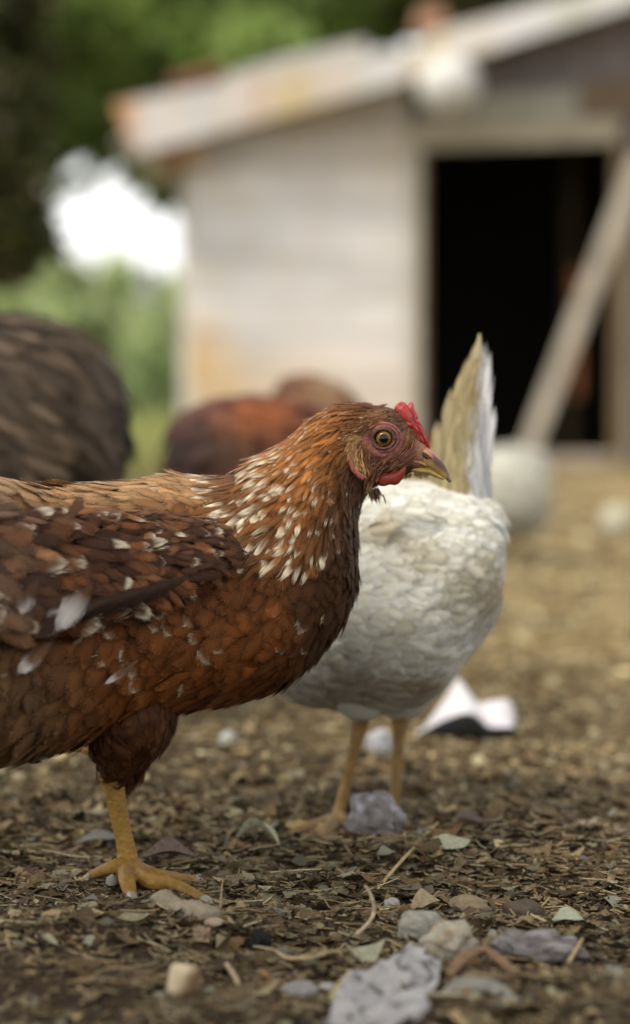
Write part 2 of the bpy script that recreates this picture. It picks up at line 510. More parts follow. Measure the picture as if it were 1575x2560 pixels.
def tube(pts, rad, n=12, cap=True, flat=None):
    """Tapered tube through points; flat squashes it vertically."""
    pts = np.asarray(pts, float); m = len(pts)
    T = np.gradient(pts, axis=0); T /= np.linalg.norm(T, axis=1, keepdims=True) + 1e-12
    up = np.array([0, 0, 1.0]) if abs(T[0][2]) < .9 else np.array([0, 1.0, 0])
    V = []
    a0 = np.cross(T[0], up); a0 /= np.linalg.norm(a0)
    for i in range(m):
        a0 = a0 - T[i] * np.dot(a0, T[i]); a0 /= np.linalg.norm(a0)
        b0 = np.cross(a0, T[i])
        ang = np.linspace(0, 2 * np.pi, n, endpoint=False)
        V.append(pts[i] + rad[i] * (np.cos(ang)[:, None] * a0 + np.sin(ang)[:, None] * b0 * (flat or 1)))
    V = np.concatenate(V)
    i = np.arange(m * n).reshape(m, n); j = np.roll(i, -1, 1)
    q = np.stack([i[:-1], j[:-1], j[1:], i[1:]], -1).reshape(-1, 4)
    if not cap: return V, [q]
    c0 = len(V); V = np.concatenate([V, pts[:1], pts[-1:]])
    t = [(c0, j[0][k], i[0][k]) for k in range(n)] + [(c0 + 1, i[-1][k], j[-1][k]) for k in range(n)]
    return V, [q, np.array(t, int)]

def smooth_pts(p, k):
    p = np.asarray(p, float); t = np.linspace(0, len(p) - 1, k)
    i = np.clip(np.floor(t).astype(int), 0, len(p) - 2); f = (t - i)[:, None]
    g = lambda o: p[np.clip(i + o, 0, len(p) - 1)]
    return 0.5 * (2 * g(0) + (g(1) - g(-1)) * f + (2 * g(-1) - 5 * g(0) + 4 * g(1) - g(2)) * f ** 2 + (3 * g(0) - g(-1) - 3 * g(1) + g(2)) * f ** 3)

def stube(pts, rad, k=24, n=12, flat=None):
    P = smooth_pts(pts, k)
    r = np.interp(np.linspace(0, 1, k), np.linspace(0, 1, len(rad)), rad)
    return tube(P, r, n, True, flat)

def join(*geos):
    V, Fs, o = [], [], 0
    for v, fs in geos:
        V.append(np.asarray(v, float))
        for f in fs: Fs.append(np.asarray(f, int) + o)
        o += len(v)
    return np.concatenate(V), Fs

def weld(name, V, faces, voxel, smooth_it=3):
    """Voxel-remesh overlapping closed shapes into one continuous skin; returns (V, faces)."""
    me = make_mesh(name + "_raw", V, faces)
    o = bpy.data.objects.new(name + "_raw", me); COL.objects.link(o)
    r = o.modifiers.new("r", 'REMESH'); r.mode = 'VOXEL'; r.voxel_size = voxel
    if smooth_it:
        s = o.modifiers.new("s", 'SMOOTH'); s.iterations = smooth_it; s.factor = .5
    dg = bpy.context.evaluated_depsgraph_get()
    ev = o.evaluated_get(dg); m2 = ev.to_mesh()
    v = np.empty(len(m2.vertices) * 3, np.float32); m2.vertices.foreach_get("co", v)
    fl = [tuple(p.vertices) for p in m2.polygons]
    ev.to_mesh_clear()
    bpy.data.objects.remove(o); bpy.data.meshes.remove(me)
    return v.reshape(-1, 3).astype(float), [fl]

def pillow(poly, Y, th, rings=7, bulge=None):
    """A rounded, lens-thick shape with the outline poly (pixels) at depth Y (scalar or per point)."""
    P = W([p[0] for p in poly], [p[1] for p in poly], Y)
    n = len(P); c = P.mean(0)
    V, Fs = [], []
    for sgn in (-1, 1):
        for r in range(rings):
            k = math.cos(r / (rings - 1) * math.pi / 2); h = th * math.sin(r / (rings - 1) * math.pi / 2)
            if r == 0 and sgn == 1: continue
            Q = c + (P - c) * max(k, .02); Q[:, 1] += sgn * h
            V.append(Q)
    V = np.concatenate(V)
    i = np.arange(n); j = np.roll(i, -1)
    q = []
    for r in range(rings - 1):
        q.append(np.stack([r * n + i, r * n + j, (r + 1) * n + j, (r + 1) * n + i], -1))
    b0 = rings * n
    prev = 0
    for r in range(rings - 1):
        cur = b0 + r * n
        q.append(np.stack([prev + j, prev + i, cur + i, cur + j], -1)); prev = cur
    return V, [np.concatenate(q)]

def poly_smooth(poly, k):
    p = np.asarray(poly, float); n = len(p); t = np.linspace(0, n, k, endpoint=False)
    i = np.floor(t).astype(int); f = (t - i)[:, None]; g = lambda o: p[(i + o) % n]
    return 0.5 * (2 * g(0) + (g(1) - g(-1)) * f + (2 * g(-1) - 5 * g(0) + 4 * g(1) - g(2)) * f ** 2 + (3 * g(0) - g(-1) - 3 * g(1) + g(2)) * f ** 3)

def inpoly(x, y, poly):
    inside = np.zeros(np.shape(x), bool); n = len(poly)
    for k in range(n):
        x0, y0 = poly[k]; x1, y1 = poly[(k + 1) % n]
        c = ((y0 > y) != (y1 > y)) & (x < (x1 - x0) * (y - y0) / (y1 - y0 + 1e-9) + x0)
        inside ^= c
    return inside

m_px = 1 / 2975.0

# ------------------------------------------------------------------ the shed
SHY = 11.5
PPM = F / SHY
def wx(px): return (px - 787.5) / F * SHY
def wz(py, px=787.5): return float(W(px, py, SHY)[2])

def box(x0, x1, y0, y1, z0, z1, jit=0.0):
    j = lambda: random.uniform(-jit, jit)
    V = [(x + j(), y + j(), z + j()) for z in (z0, z1) for y in (y0, y1) for x in (x0, x1)]
    return np.array(V), [np.array([(0, 2, 3, 1), (4, 5, 7, 6), (0, 1, 5, 4), (2, 6, 7, 3), (0, 4, 6, 2), (1, 3, 7, 5)])]

def slab(front, y0, y1):
    """A prism: front polygon as (x, z) list, from depth y0 to y1."""
    n = len(front)
    V = np.array([(x, y0, z) for x, z in front] + [(x, y1, z) for x, z in front])
    fs = [tuple(range(n)), tuple(range(2 * n - 1, n - 1, -1))] + [(i, i + n, (i + 1) % n + n, (i + 1) % n) for i in range(n)]
    return V, [fs]

def bev(o, w=0.006, seg=2):
    b = o.modifiers.new("edge", 'BEVEL'); b.width = w; b.segments = seg; b.limit_method = 'ANGLE'
    return o

def subdiv_box(x0, x1, y0, y1, z0, z1, nx_, nz_):
    """Box whose front face is a grid (for stain colours that vary along it)."""
    X, Z = np.meshgrid(np.linspace(x0, x1, nx_), np.linspace(z0, z1, nz_))
    V = np.stack([X, np.full_like(X, y0), Z], -1).reshape(-1, 3)
    i = np.arange(nx_ * nz_).reshape(nz_, nx_)
    q = np.stack([i[:-1, :-1], i[:-1, 1:], i[1:, 1:], i[1:, :-1]], -1).reshape(-1, 4)
    b, f = box(x0, x1, y0, y1, z0, z1)
    return np.concatenate([V, b]), [q, np.array([f[0][k] for k in (0, 1, 3, 4, 5)]) + len(V)]

shed = empty("shed", (wx(790), SHY, 0), "low whitewashed poultry shed with a sloping white fascia and a black open doorway", "shed")
# whitewashed front, laid in wide horizontal boards
xw0, xw1 = wx(478), wx(1018)
z = 0.0; k = 0
heights = [.23, .17, .22, .18, .20, .24, .17, .19, .24]
for hgt in heights:
    zt = z + hgt
    V, Fs = subdiv_box(xw0 + random.uniform(-.01, .006), xw1, SHY + random.uniform(-.006, .004), SHY + .06, z + .002, zt - .002, 40, 8)
    X, Z = V[:, 0], V[:, 2]
    n_ = vnoise(X * 3.1, Z * 6, 20 + k); n2 = vnoise(X * 9, Z * 14, 40 + k)
    c = np.array([.60, .575, .555])[None] * (0.74 + .34 * n_[:, None]) * random.uniform(.86, 1.07)
    # earth splashed up the foot of the wall, strongest at the left corner
    spl = .95 * (.35 + .65 * np.clip((wx(860) - X) / .5, 0, 1))[:, None] * np.clip((0.60 - Z + .22 * (vnoise(X * 4, Z * 3, 5) - .5) + .25 * np.clip((wx(620) - X) / .4, 0, 1)) / .28, 0, 1)[:, None]
    c = c * (1 - spl) + np.array([.47, .32, .155])[None] * spl
    st_ = np.clip((n2 - .55) / .2, 0, 1)[:, None] * .5
    yel = np.clip((Z - 1.15) / .35, 0, 1)[:, None] * np.clip(vnoise(X * 2.4, Z * 4, 77) * 1.5 - .35, 0, 1)[:, None] * .55
    c = c * (1 - st_) + np.array([.50, .44, .34])[None] * st_
    c = c * (1 - yel) + np.array([.46, .37, .22])[None] * yel
    bev(obj("plank", V, Fs, M_WHITEWASH, shed, c, smooth=False), .004)
    z = zt; k += 1
zw = z
# slope of the eaves: lower edge of the fascia
def eave(px): return 392 - (px - 345) * 0.278 if px < 1060 else 392 - 715 * .278 - (px - 1060) * 0.315
# grey gable boards between wall and fascia
gx_ = [xw0 + .02, wx(640), wx(800), wx(960), wx(1110), wx(1260), wx(1410), wx(1575), wx(1760)]
for a, b in zip(gx_[:-1], gx_[1:]):
    pa, pb = a / SHY * F + 787.5, b / SHY * F + 787.5
    lo = zw if b <= wx(1000) else max(zw, 0)
    zl = wz(312) if a >= wx(1000) else zw + .003
    za, zb = wz(eave(pa)) - .01 + .06, wz(eave(pb)) - .01 + .06
    if min(za, zb) <= zl + .01: zl = min(za, zb) - .05
    V, Fs = slab([(a + .004, zl), (b - .004, zl), (b - .004, zb), (a + .004, za)], SHY + .045, SHY + .075)
    c0 = np.array([.15, .13, .128]) * random.uniform(.8, 1.15)
    bev(obj("gable_board", V, Fs, M_WOOD, shed, c0, smooth=False), .004)
# pale lintel beam and board over the door
zl0, zl1 = wz(373), wz(300)
V, Fs = slab([(wx(1018) , zl0), (wx(1548), wz(356)), (wx(1548), wz(296)), (wx(1018), zl1)], SHY - .02, SHY + .044)
bev(obj("lintel", V, Fs, M_WOOD, shed, np.array([.30, .265, .19]), smooth=False))
V, Fs = slab([(wx(1050), wz(298)), (wx(1440), wz(292)), (wx(1440), wz(215)), (wx(1200), wz(236)), (wx(1050), wz(280))], SHY + .012, SHY + .043)
bev(obj("header_board", V, Fs, M_WOOD, shed, np.array([.27, .26, .215]), smooth=False))
V, Fs = slab([(wx(1442), wz(292)), (wx(1640), wz(288)), (wx(1640), wz(175)), (wx(1442), wz(208))], SHY + .014, SHY + .043)
bev(obj("header_board", V, Fs, M_WOOD, shed, np.array([.13, .095, .06]), smooth=False))
# door frame
V, Fs = box(wx(1020), wx(1048), SHY - .03, SHY + .10, .0, wz(375))
bev(obj("door_jamb", V, Fs, M_WOOD, shed, np.array([.36, .335, .27]), smooth=False))
V, Fs = box(wx(1050), wx(1062), SHY - .01, SHY + .10, .0, wz(375))
bev(obj("door_stop", V, Fs, M_WOOD, shed, np.array([.13, .075, .05]), smooth=False), .003)
V, Fs = box(wx(1534), wx(1556), SHY - .03, SHY + .10, .0, wz(358))
bev(obj("door_jamb", V, Fs, M_WOOD, shed, np.array([.17, .12, .065]), smooth=False))
V, Fs = box(wx(1560), wx(1574), SHY - .06, SHY + .08, .0, wz(500))
bev(obj("door_trim", V, Fs, M_WOOD, shed, np.array([.29, .26, .18]), smooth=False))
V, Fs = box(wx(1064), wx(1532), SHY - .05, SHY + .10, .0, .055)
bev(obj("door_sill", V, Fs, M_WOOD, shed, np.array([.30, .25, .20]), smooth=False))
V, Fs = box(wx(1576), wx(1900), SHY, SHY + .05, .0, wz(300))
bev(obj("side_panel", V, Fs, M_WOOD, shed, np.array([.13, .105, .115]), smooth=False))
# the dark inside
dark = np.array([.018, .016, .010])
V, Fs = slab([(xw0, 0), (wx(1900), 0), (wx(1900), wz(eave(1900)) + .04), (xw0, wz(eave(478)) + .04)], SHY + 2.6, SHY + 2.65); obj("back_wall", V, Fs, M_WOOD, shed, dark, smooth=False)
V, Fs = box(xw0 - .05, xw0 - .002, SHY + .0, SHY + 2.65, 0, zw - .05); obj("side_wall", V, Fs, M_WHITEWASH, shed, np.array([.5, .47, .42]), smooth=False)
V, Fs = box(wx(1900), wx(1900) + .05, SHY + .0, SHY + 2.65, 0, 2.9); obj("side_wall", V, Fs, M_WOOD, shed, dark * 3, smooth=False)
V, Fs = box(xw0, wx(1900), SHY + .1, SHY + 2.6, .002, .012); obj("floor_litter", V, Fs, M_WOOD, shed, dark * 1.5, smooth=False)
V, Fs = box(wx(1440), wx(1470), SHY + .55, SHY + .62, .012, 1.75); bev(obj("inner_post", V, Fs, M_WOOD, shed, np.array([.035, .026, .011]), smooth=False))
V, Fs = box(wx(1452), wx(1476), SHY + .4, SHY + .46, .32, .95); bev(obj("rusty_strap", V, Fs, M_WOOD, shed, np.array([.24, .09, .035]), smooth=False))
# roof sheet with its fascia boards
def fz(px, top): return wz(top)
V, Fs = slab([(wx(300), wz(402) + .05), (wx(1950), wz(eave(1950)) + .05), (wx(1950), wz(eave(1950)) + .075), (wx(300), wz(402) + .075)], SHY - .245, SHY + 2.8)
obj("roof_sheet", V, Fs, M_METAL, shed, np.array([.30, .27, .24]), smooth=False)
def fascia(poly_px, y0, y1, stains, basec):
    (x0, yt0), (x1, yt1), (x2, yb1), (x3, yb0) = poly_px
    nxn, nzn = 60, 8
    U, T = np.meshgrid(np.linspace(0, 1, nxn), np.linspace(0, 1, nzn))
    pxs = (x3 * (1 - U) + x2 * U) * (1 - T) + (x0 * (1 - U) + x1 * U) * T
    pys = (yb0 * (1 - U) + yb1 * U) * (1 - T) + (yt0 * (1 - U) + yt1 * U) * T
    Pf = W(pxs, pys, y0).reshape(-1, 3)
    Pb = Pf.copy(); Pb[:, 1] = y1
    i = np.arange(nxn * nzn).reshape(nzn, nxn); m = nxn * nzn
    q = np.stack([i[:-1, :-1], i[:-1, 1:], i[1:, 1:], i[1:, :-1]], -1).reshape(-1, 4)
    rim = np.concatenate([i[0, :], i[1:, -1], i[-1, -2::-1], i[-2:0:-1, 0]])
    r2 = np.roll(rim, -1)
    side = np.stack([rim, rim + m, r2 + m, r2], -1)
    c = np.tile(np.array(basec), (m, 1)) * (.93 + .12 * vnoise(pxs / 60, pys / 30, 9).reshape(-1, 1))
    for sx_, wd, colr, am in stains:
        f = np.exp(-((pxs - sx_) / wd) ** 2) * am * (.45 + .9 * vnoise(pxs / 18, pys / 22, int(sx_)))
        f = np.clip(f, 0, 1).reshape(-1, 1)
        c = c * (1 - f) + np.array(colr) * f
    return np.concatenate([Pf, Pb]), [q, q[:, ::-1] + m, side], np.concatenate([c, c])
ORANGE, YEL, GRN = (.42, .22, .09), (.42, .33, .18), (.34, .34, .23)
fy = SHY - .28
V, Fs, c = fascia([(284, 258), (1062, 116), (1062, 188), (338, 386)], fy, fy + .03, [(300, 46, ORANGE, 1.1), (735, 80, YEL, 1.1), (640, 30, ORANGE, .45), (860, 30, ORANGE, .35), (560, 40, YEL, .5), (1050, 50, YEL, .8), (430, 40, YEL, .35), (900, 60, GRN, .35)], (.47, .455, .46))
obj("fascia_board", V, Fs, M_METAL, shed, c, smooth=False)
V, Fs, c = fascia([(1068, 84), (1950, -150), (1950, -108), (1068, 176)], fy - .004, fy + .03, [(1085, 50, YEL, .9), (1200, 40, YEL, .4), (1430, 60, GRN, .6), (1640, 90, GRN, .4)], (.49, .475, .47))
obj("fascia_board", V, Fs, M_METAL, shed, c, smooth=False)
# rusty sheets and a tile on top of the fascia
V, Fs = slab([(wx(430), wz(225)), (wx(560), wz(194)), (wx(552), wz(178)), (wx(436), wz(206))], SHY - .24, SHY + .3)
obj("rusty_flashing", V, Fs, M_METAL, shed, np.array([.20, .075, .04]), smooth=False)
V, Fs = slab([(wx(545), wz(196)), (wx(930), wz(108)), (wx(915), wz(70)), (wx(700), wz(116)), (wx(560), wz(160))], SHY + .4, SHY + 1.5)
obj("back_roof_sheet", V, Fs, M_METAL, shed, np.array([.36, .34, .31]), smooth=False)
V, Fs = slab([(wx(1028), wz(98)), (wx(1110), wz(80)), (wx(1102), wz(36)), (wx(1032), wz(48))], SHY - .25, SHY - .10)
bev(obj("clay_tile", V, Fs, M_METAL, shed, np.array([.30, .15, .09]), smooth=False), .02)
V, Fs = box(wx(405), wx(455), SHY - .24, SHY + .3, wz(436), wz(372)); bev(obj("rafter_end", V, Fs, M_WOOD, shed, np.array([.20, .11, .06]), smooth=False))
V, Fs = box(wx(466), wx(512), SHY - .19, SHY + .3, wz(415), wz(352)); bev(obj("rafter_end", V, Fs, M_WOOD, shed, np.array([.42, .29, .17]), smooth=False))

# globe lamp under the eaves
def sphere(c, r, nu=32, nv=20, sq=(1, 1, 1)):
    th = np.linspace(0, np.pi, nv); ph = np.linspace(0, 2 * np.pi, nu, endpoint=False)
    T, P_ = np.meshgrid(th, ph, indexing='ij')
    V = np.stack([np.sin(T) * np.cos(P_) * sq[0], np.sin(T) * np.sin(P_) * sq[1], np.cos(T) * sq[2]], -1).reshape(-1, 3) * r + np.array(c)
    i = np.arange(nu * nv).reshape(nv, nu); j = np.roll(i, -1, 1)
    return V, [np.stack([i[:-1], i[1:], j[1:], j[:-1]], -1).reshape(-1, 4)]
lc = W(1122, 214, SHY - .42)
lamp = empty("globe_lamp", (lc[0], lc[1], lc[2]), "round white globe lamp hanging below the fascia over the shed door", "lamp")
V, Fs = sphere(lc, .142); obj("globe", V, Fs, M_PLASTIC, lamp, np.array([.43, .415, .39]))
V, Fs = stube([W(1100, 175, SHY - .30), W(1106, 150, SHY - .36), W(1118, 150, SHY - .42), W(1122, 158, SHY - .42)], [.02, .02, .025, .05], 14, 10)
obj("bracket", V, Fs, M_METAL, lamp, np.array([.40, .36, .27]))

# plank leaning across the doorway
p0, p1 = G(1268, 1178), None
p0 = np.array([wx(1285), SHY - .42, .0]); p1 = np.array([wx(1590), SHY - .08, wz(395)])
dv = (p1 - p0) / np.linalg.norm(p1 - p0); sv = np.cross(dv, [0, 1, 0]); sv /= np.linalg.norm(sv); nv_ = np.cross(sv, dv)
V = []
for e in (p0, p1):
    for a, b in ((-1, -1), (1, -1), (1, 1), (-1, 1)): V.append(e + sv * a * .040 + nv_ * b * .018)
V = np.array(V); V[:4, 2] = np.maximum(V[:4, 2], .0)
pl = obj("leaning_plank", V, [np.array([(0, 3, 2, 1), (4, 5, 6, 7), (0, 1, 5, 4), (1, 2, 6, 5), (2, 3, 7, 6), (3, 0, 4, 7)])], M_WOOD, None, np.array([.30, .265, .21]), smooth=False, base=p0)
bev(pl); tag(pl, "pale grey plank leaning diagonally across the open shed doorway", "plank")

# ------------------------------------------------------------------ trees, bushes, meadow
def leaf_cloud(clumps, n, size, palette, rng, squash=.8):
    """Leaf-shaped faces spread through overlapping clumps (centre, radius)."""
    C = np.array([c[:3] for c in clumps]); R = np.array([c[3] for c in clumps]); shade = np.array([c[4] if len(c) > 4 else 1.0 for c in clumps])
    pr = R ** 2; k = rng.choice(len(C), n, p=pr / pr.sum())
    u = rng.normal(size=(n, 3)); u /= np.linalg.norm(u, axis=1, keepdims=True)
    rr = rng.random(n) ** .45
    P = C[k] + u * (R[k] * rr)[:, None] * np.array([1, 1, squash])
    a = rng.normal(size=(n, 3)); a[:, 2] -= .4; a /= np.linalg.norm(a, axis=1, keepdims=True)
    b = np.cross(a, rng.normal(size=(n, 3))); b /= np.linalg.norm(b, axis=1, keepdims=True)
    L = size * rng.uniform(.6, 1.3, n)
    tipp = P + a * L[:, None]; m1 = P + a * (L * .45)[:, None] + b * (L * .3)[:, None]; m2 = P + a * (L * .45)[:, None] - b * (L * .3)[:, None]
    V = np.stack([P, m1, tipp, m2], 1).reshape(-1, 3)
    q = np.arange(n * 4).reshape(n, 4)
    pal = np.array(palette); kk = rng.integers(0, len(pal), n)
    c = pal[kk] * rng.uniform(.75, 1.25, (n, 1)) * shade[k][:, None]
    return V, [np.concatenate([q[:, [0, 1, 2]], q[:, [0, 2, 3]]])], np.repeat(c, 4, 0)

GREENS = [(.135, .19, .05), (.17, .225, .065), (.10, .15, .04), (.20, .24, .085), (.08, .115, .03)]
LIGHTG = [(.36, .43, .20), (.40, .47, .23), (.31, .37, .18), (.45, .49, .28)]  # paled greens: distance haze put into the bush leaf colour
DARKG = [(.055, .062, .018), (.075, .078, .022), (.08, .068, .03), (.04, .05, .014)]

def tree(base, label, trunk_h, r0, clumps, nleaf, lsize, palette, rng, limbs=5):
    t = empty("tree", base, label, "tree")
    base = np.array(base, float)
    top = base + np.array([rng.normal(0, .15), rng.normal(0, .15), trunk_h])
    pts = smooth_pts([base - [0, 0, .1], base + [.05, 0, trunk_h * .3], base + [-.06, .03, trunk_h * .65], top], 14)
    V, Fs = tube(pts, np.linspace(r0, r0 * .45, 14) * (1 + .08 * np.sin(np.arange(14) * 2.1)), 14)
    obj("trunk", V, Fs, M_BARK, t, np.array([.085, .06, .04]))
    order = sorted(range(len(clumps)), key=lambda i: -clumps[i][3])[:limbs]
    for i in order:
        c = np.array(clumps[i][:3]); s0 = pts[9 + (i % 5)]
        mid = (s0 + c) / 2 + np.array([0, 0, .12])
        V, Fs = stube([s0, mid, c], [r0 * .4, r0 * .25, r0 * .08], 10, 8)
        obj("limb", V, Fs, M_BARK, t, np.array([.075, .055, .038]))
    V, Fs, c = leaf_cloud(clumps, nleaf, lsize, palette, rng)
    obj("crown", V, Fs, M_LEAF, t, c, smooth=False)
    return t

def C3(px, py, Y, rpx, sh=1.0):
    p = W(px, py, Y)
    return (p[0], p[1], p[2], rpx / F * Y, sh)

rng = np.random.default_rng(3)
# tree behind the shed: sunlit clumps and a shaded hollow put into leaf colour
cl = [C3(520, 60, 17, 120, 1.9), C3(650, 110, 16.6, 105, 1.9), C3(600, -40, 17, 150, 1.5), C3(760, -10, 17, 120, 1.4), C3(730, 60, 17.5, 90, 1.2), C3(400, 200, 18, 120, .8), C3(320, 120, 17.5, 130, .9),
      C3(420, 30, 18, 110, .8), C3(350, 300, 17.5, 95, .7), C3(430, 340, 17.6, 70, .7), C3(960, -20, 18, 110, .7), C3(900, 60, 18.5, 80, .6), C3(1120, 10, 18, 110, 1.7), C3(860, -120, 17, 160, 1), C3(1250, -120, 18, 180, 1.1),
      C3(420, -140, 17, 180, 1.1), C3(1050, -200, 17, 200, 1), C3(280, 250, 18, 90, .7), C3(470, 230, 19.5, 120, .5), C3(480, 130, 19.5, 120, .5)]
tree((3.4, 18.2, 0), "broad green tree rising behind the shed roof with sunlit clumps tinted brighter", 3.6, .24, cl, 26000, .16, GREENS, rng, 7)
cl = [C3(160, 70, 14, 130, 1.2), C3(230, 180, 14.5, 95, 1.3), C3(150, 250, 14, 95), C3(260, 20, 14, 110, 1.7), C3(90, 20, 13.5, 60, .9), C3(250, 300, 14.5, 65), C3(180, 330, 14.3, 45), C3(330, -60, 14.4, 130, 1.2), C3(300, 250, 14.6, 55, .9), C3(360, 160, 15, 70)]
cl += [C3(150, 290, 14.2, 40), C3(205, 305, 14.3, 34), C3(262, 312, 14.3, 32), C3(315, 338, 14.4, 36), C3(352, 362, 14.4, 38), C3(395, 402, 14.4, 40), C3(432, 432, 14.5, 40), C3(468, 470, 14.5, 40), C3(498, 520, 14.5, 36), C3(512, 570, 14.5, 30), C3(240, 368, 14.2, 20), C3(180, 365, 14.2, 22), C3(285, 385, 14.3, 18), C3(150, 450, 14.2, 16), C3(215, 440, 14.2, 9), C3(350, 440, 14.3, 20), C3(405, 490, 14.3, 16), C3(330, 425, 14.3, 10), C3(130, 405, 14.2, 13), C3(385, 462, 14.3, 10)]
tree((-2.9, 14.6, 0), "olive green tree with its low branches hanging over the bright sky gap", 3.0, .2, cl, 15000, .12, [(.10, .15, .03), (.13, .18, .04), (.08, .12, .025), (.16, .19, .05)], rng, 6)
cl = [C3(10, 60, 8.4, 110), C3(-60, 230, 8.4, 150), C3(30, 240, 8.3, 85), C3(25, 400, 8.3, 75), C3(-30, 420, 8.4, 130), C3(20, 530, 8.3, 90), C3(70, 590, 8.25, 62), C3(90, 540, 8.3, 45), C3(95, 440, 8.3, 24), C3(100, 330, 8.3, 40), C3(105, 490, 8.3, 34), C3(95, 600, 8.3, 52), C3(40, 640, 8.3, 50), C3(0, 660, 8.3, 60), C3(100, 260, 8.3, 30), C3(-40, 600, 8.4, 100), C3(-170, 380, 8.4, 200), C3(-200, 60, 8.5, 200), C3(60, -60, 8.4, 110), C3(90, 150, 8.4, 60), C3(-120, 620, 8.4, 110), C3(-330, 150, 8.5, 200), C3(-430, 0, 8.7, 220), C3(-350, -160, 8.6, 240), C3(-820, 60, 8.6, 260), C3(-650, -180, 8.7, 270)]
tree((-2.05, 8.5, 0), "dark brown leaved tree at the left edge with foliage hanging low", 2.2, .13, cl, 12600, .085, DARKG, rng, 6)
# unseen tree added beside the camera to shade front and left of yard
cl = [(-1.9, -.1, 2.7, .85), (-1.35, .55, 2.5, .6), (-2.5, .7, 2.9, .85), (-1.1, -.7, 2.9, .7), (-2.0, 1.2, 2.6, .55), (-.7, -.1, 2.8, .45), (-2.8, -.8, 3.0, .9)]
tree((-2.3, -.1, 0), "unseen tree added beside the photographer to shade the yard from the left", 2.2, .14, cl, 7000, .11, [(.07, .10, .025), (.09, .12, .03)], rng, 6)
# bushes below the sky gap
def bush(px, py, Y, rpx, label, palette, n, rng):
    p = W(px, py, Y); r = rpx / F * Y
    b = empty("bush", (p[0], Y, 0), label, "bush", None)
    cl = [(p[0] + rng.normal(0, r * .4), Y + rng.normal(0, r * .4), max(.25 * r, p[2] * rng.uniform(.15, 1) - r * .45), r * rng.uniform(.45, .7), rng.uniform(.7, 1.35)) for _ in range(9)]
    cl.append((p[0], Y, p[2] - r * .6, r * .6, 1.1))
    V, Fs, c = leaf_cloud(cl, n, .11, palette, rng, 1.0)
    V[:, 2] = np.maximum(V[:, 2], .01)
    obj("foliage", V, Fs, M_LEAF, b, c, smooth=False)
    for q in range(3):
        a = np.array([p[0] + rng.normal(0, r * .15), Y, 0]); e = np.array(cl[q][:3])
        V, Fs = stube([a, (a + e) / 2 + [0, 0, .05], e], [.03, .022, .01], 8, 6)
        obj("stem", V, Fs, M_BARK, b, np.array([.09, .065, .045]))
bush(150, 640, 21, 120, "low light green bush nearest the dark tree under the sky gap", LIGHTG, 5000, rng)
bush(10, 680, 22, 130, "light green bush furthest left, half hidden by the low dark foliage", LIGHTG, 5000, rng)
bush(290, 630, 23, 120, "light green bush in the middle of the gap between tree and shed", LIGHTG, 5000, rng)
bush(440, 690, 20, 95, "greyer green bush touching the shed corner in the gap", LIGHTG, 5000, rng)
bush(235, 760, 16, 85, "rounded green bush low in the meadow before the others", LIGHTG, 3500, rng)
bush(376, 775, 14.6, 72, "pale green bush covering the foot of the short grey post", LIGHTG, 3000, rng)
bush(395, 880, 14, 70, "small dark green shrub beside the left foot of the shed", [(.26, .34, .15), (.31, .38, .18)], 3000, rng)
pb = W(372, 740, 17)
V, Fs = box(pb[0] - .06, pb[0] + .06, 16.9, 17.05, 0, float(W(372, 668, 17)[2]), .008)
po = obj("concrete_post", V, Fs, M_ROCK, None, np.array([.23, .23, .235]), smooth=False, base=(pb[0], 17, 0)); bev(po, .02)
tag(po, "short pale grey post standing among the bushes left of the shed", "post")
# meadow grass
n = 16000
gxp = rng.uniform(-3.4, -.72, n); gyp = rng.uniform(9.3, 16, n)
ok = (gyp > 9.3 + np.clip((gxp + 1.05), -9, 9) * 2.0)
gxp, gyp = gxp[ok], gyp[ok]; n = len(gxp)
hh = rng.uniform(.08, .30, n); an = rng.uniform(0, 6.28, n); ln = rng.uniform(-.4, .4, n) * hh
B = np.stack([gxp, gyp, np.full(n, .004)], -1); sd = np.stack([np.cos(an), np.sin(an), 0 * an], -1) * .008
T = B + np.stack([ln, ln * .5, hh], -1)
V = np.stack([B - sd, B + sd, T], 1).reshape(-1, 3)
c = np.repeat(np.array([(.25, .29, .09), (.32, .33, .11), (.36, .33, .15), (.21, .25, .08)])[rng.integers(0, 4, n)], 3, 0)
gr = obj("grass", V, [np.arange(n * 3).reshape(n, 3)], M_GRASS, None, c, smooth=False, base=(-1.5, 12, 0))
tag(gr, "long pale green grass left of the shed", "grass", None, "stuff")

# ------------------------------------------------------------------ the brown hen
def lerp(a, b, f): return np.asarray(a) * (1 - f) + np.asarray(b) * f

brown = empty("hen", (float(W(325, 2200, 2.02)[0]), 2.03, 0), "brown hen in profile with cream flecked neck and red comb, the sharpest of the flock", "hen", "hens in the yard")
BY = 2.055
SB = [(-420, 1240, -400, 1340, .020, 1.84), (-330, 1205, -300, 1560, .065, 1.85), (-180, 1200, -140, 1750, .095, 1.88), (0, 1202, 10, 1895, .108, 1.93, 1.93, .08),
      (156, 1212, 170, 1868, .115, 1.985, 1.985, .1), (312, 1200, 330, 1812, .115, 2.025, 2.025, .1), (430, 1184, 470, 1778, .112, 2.048, 2.048, .1), (520, 1192, 608, 1752, .105, BY, BY, .08),
      (596, 1184, 735, 1698, .095, BY, BY, .04), (655, 1142, 838, 1592, .082, BY), (722, 1098, 890, 1490, .068, BY), (780, 1047, 898, 1385, .053, BY), (833, 1021, 898, 1295, .039, BY),
      (880, 1012, 922, 1236, .029, BY), (925, 1010, 953, 1212, .0245, BY), (965, 1015, 985, 1203, .0215, BY), (1000, 1030, 1013, 1190, .0185, BY), (1030, 1064, 1035, 1180, .0145, BY), (1054, 1098, 1055, 1172, .0095, BY), (1066, 1116, 1066, 1168, .006, BY)]
LB = Loft(SB)
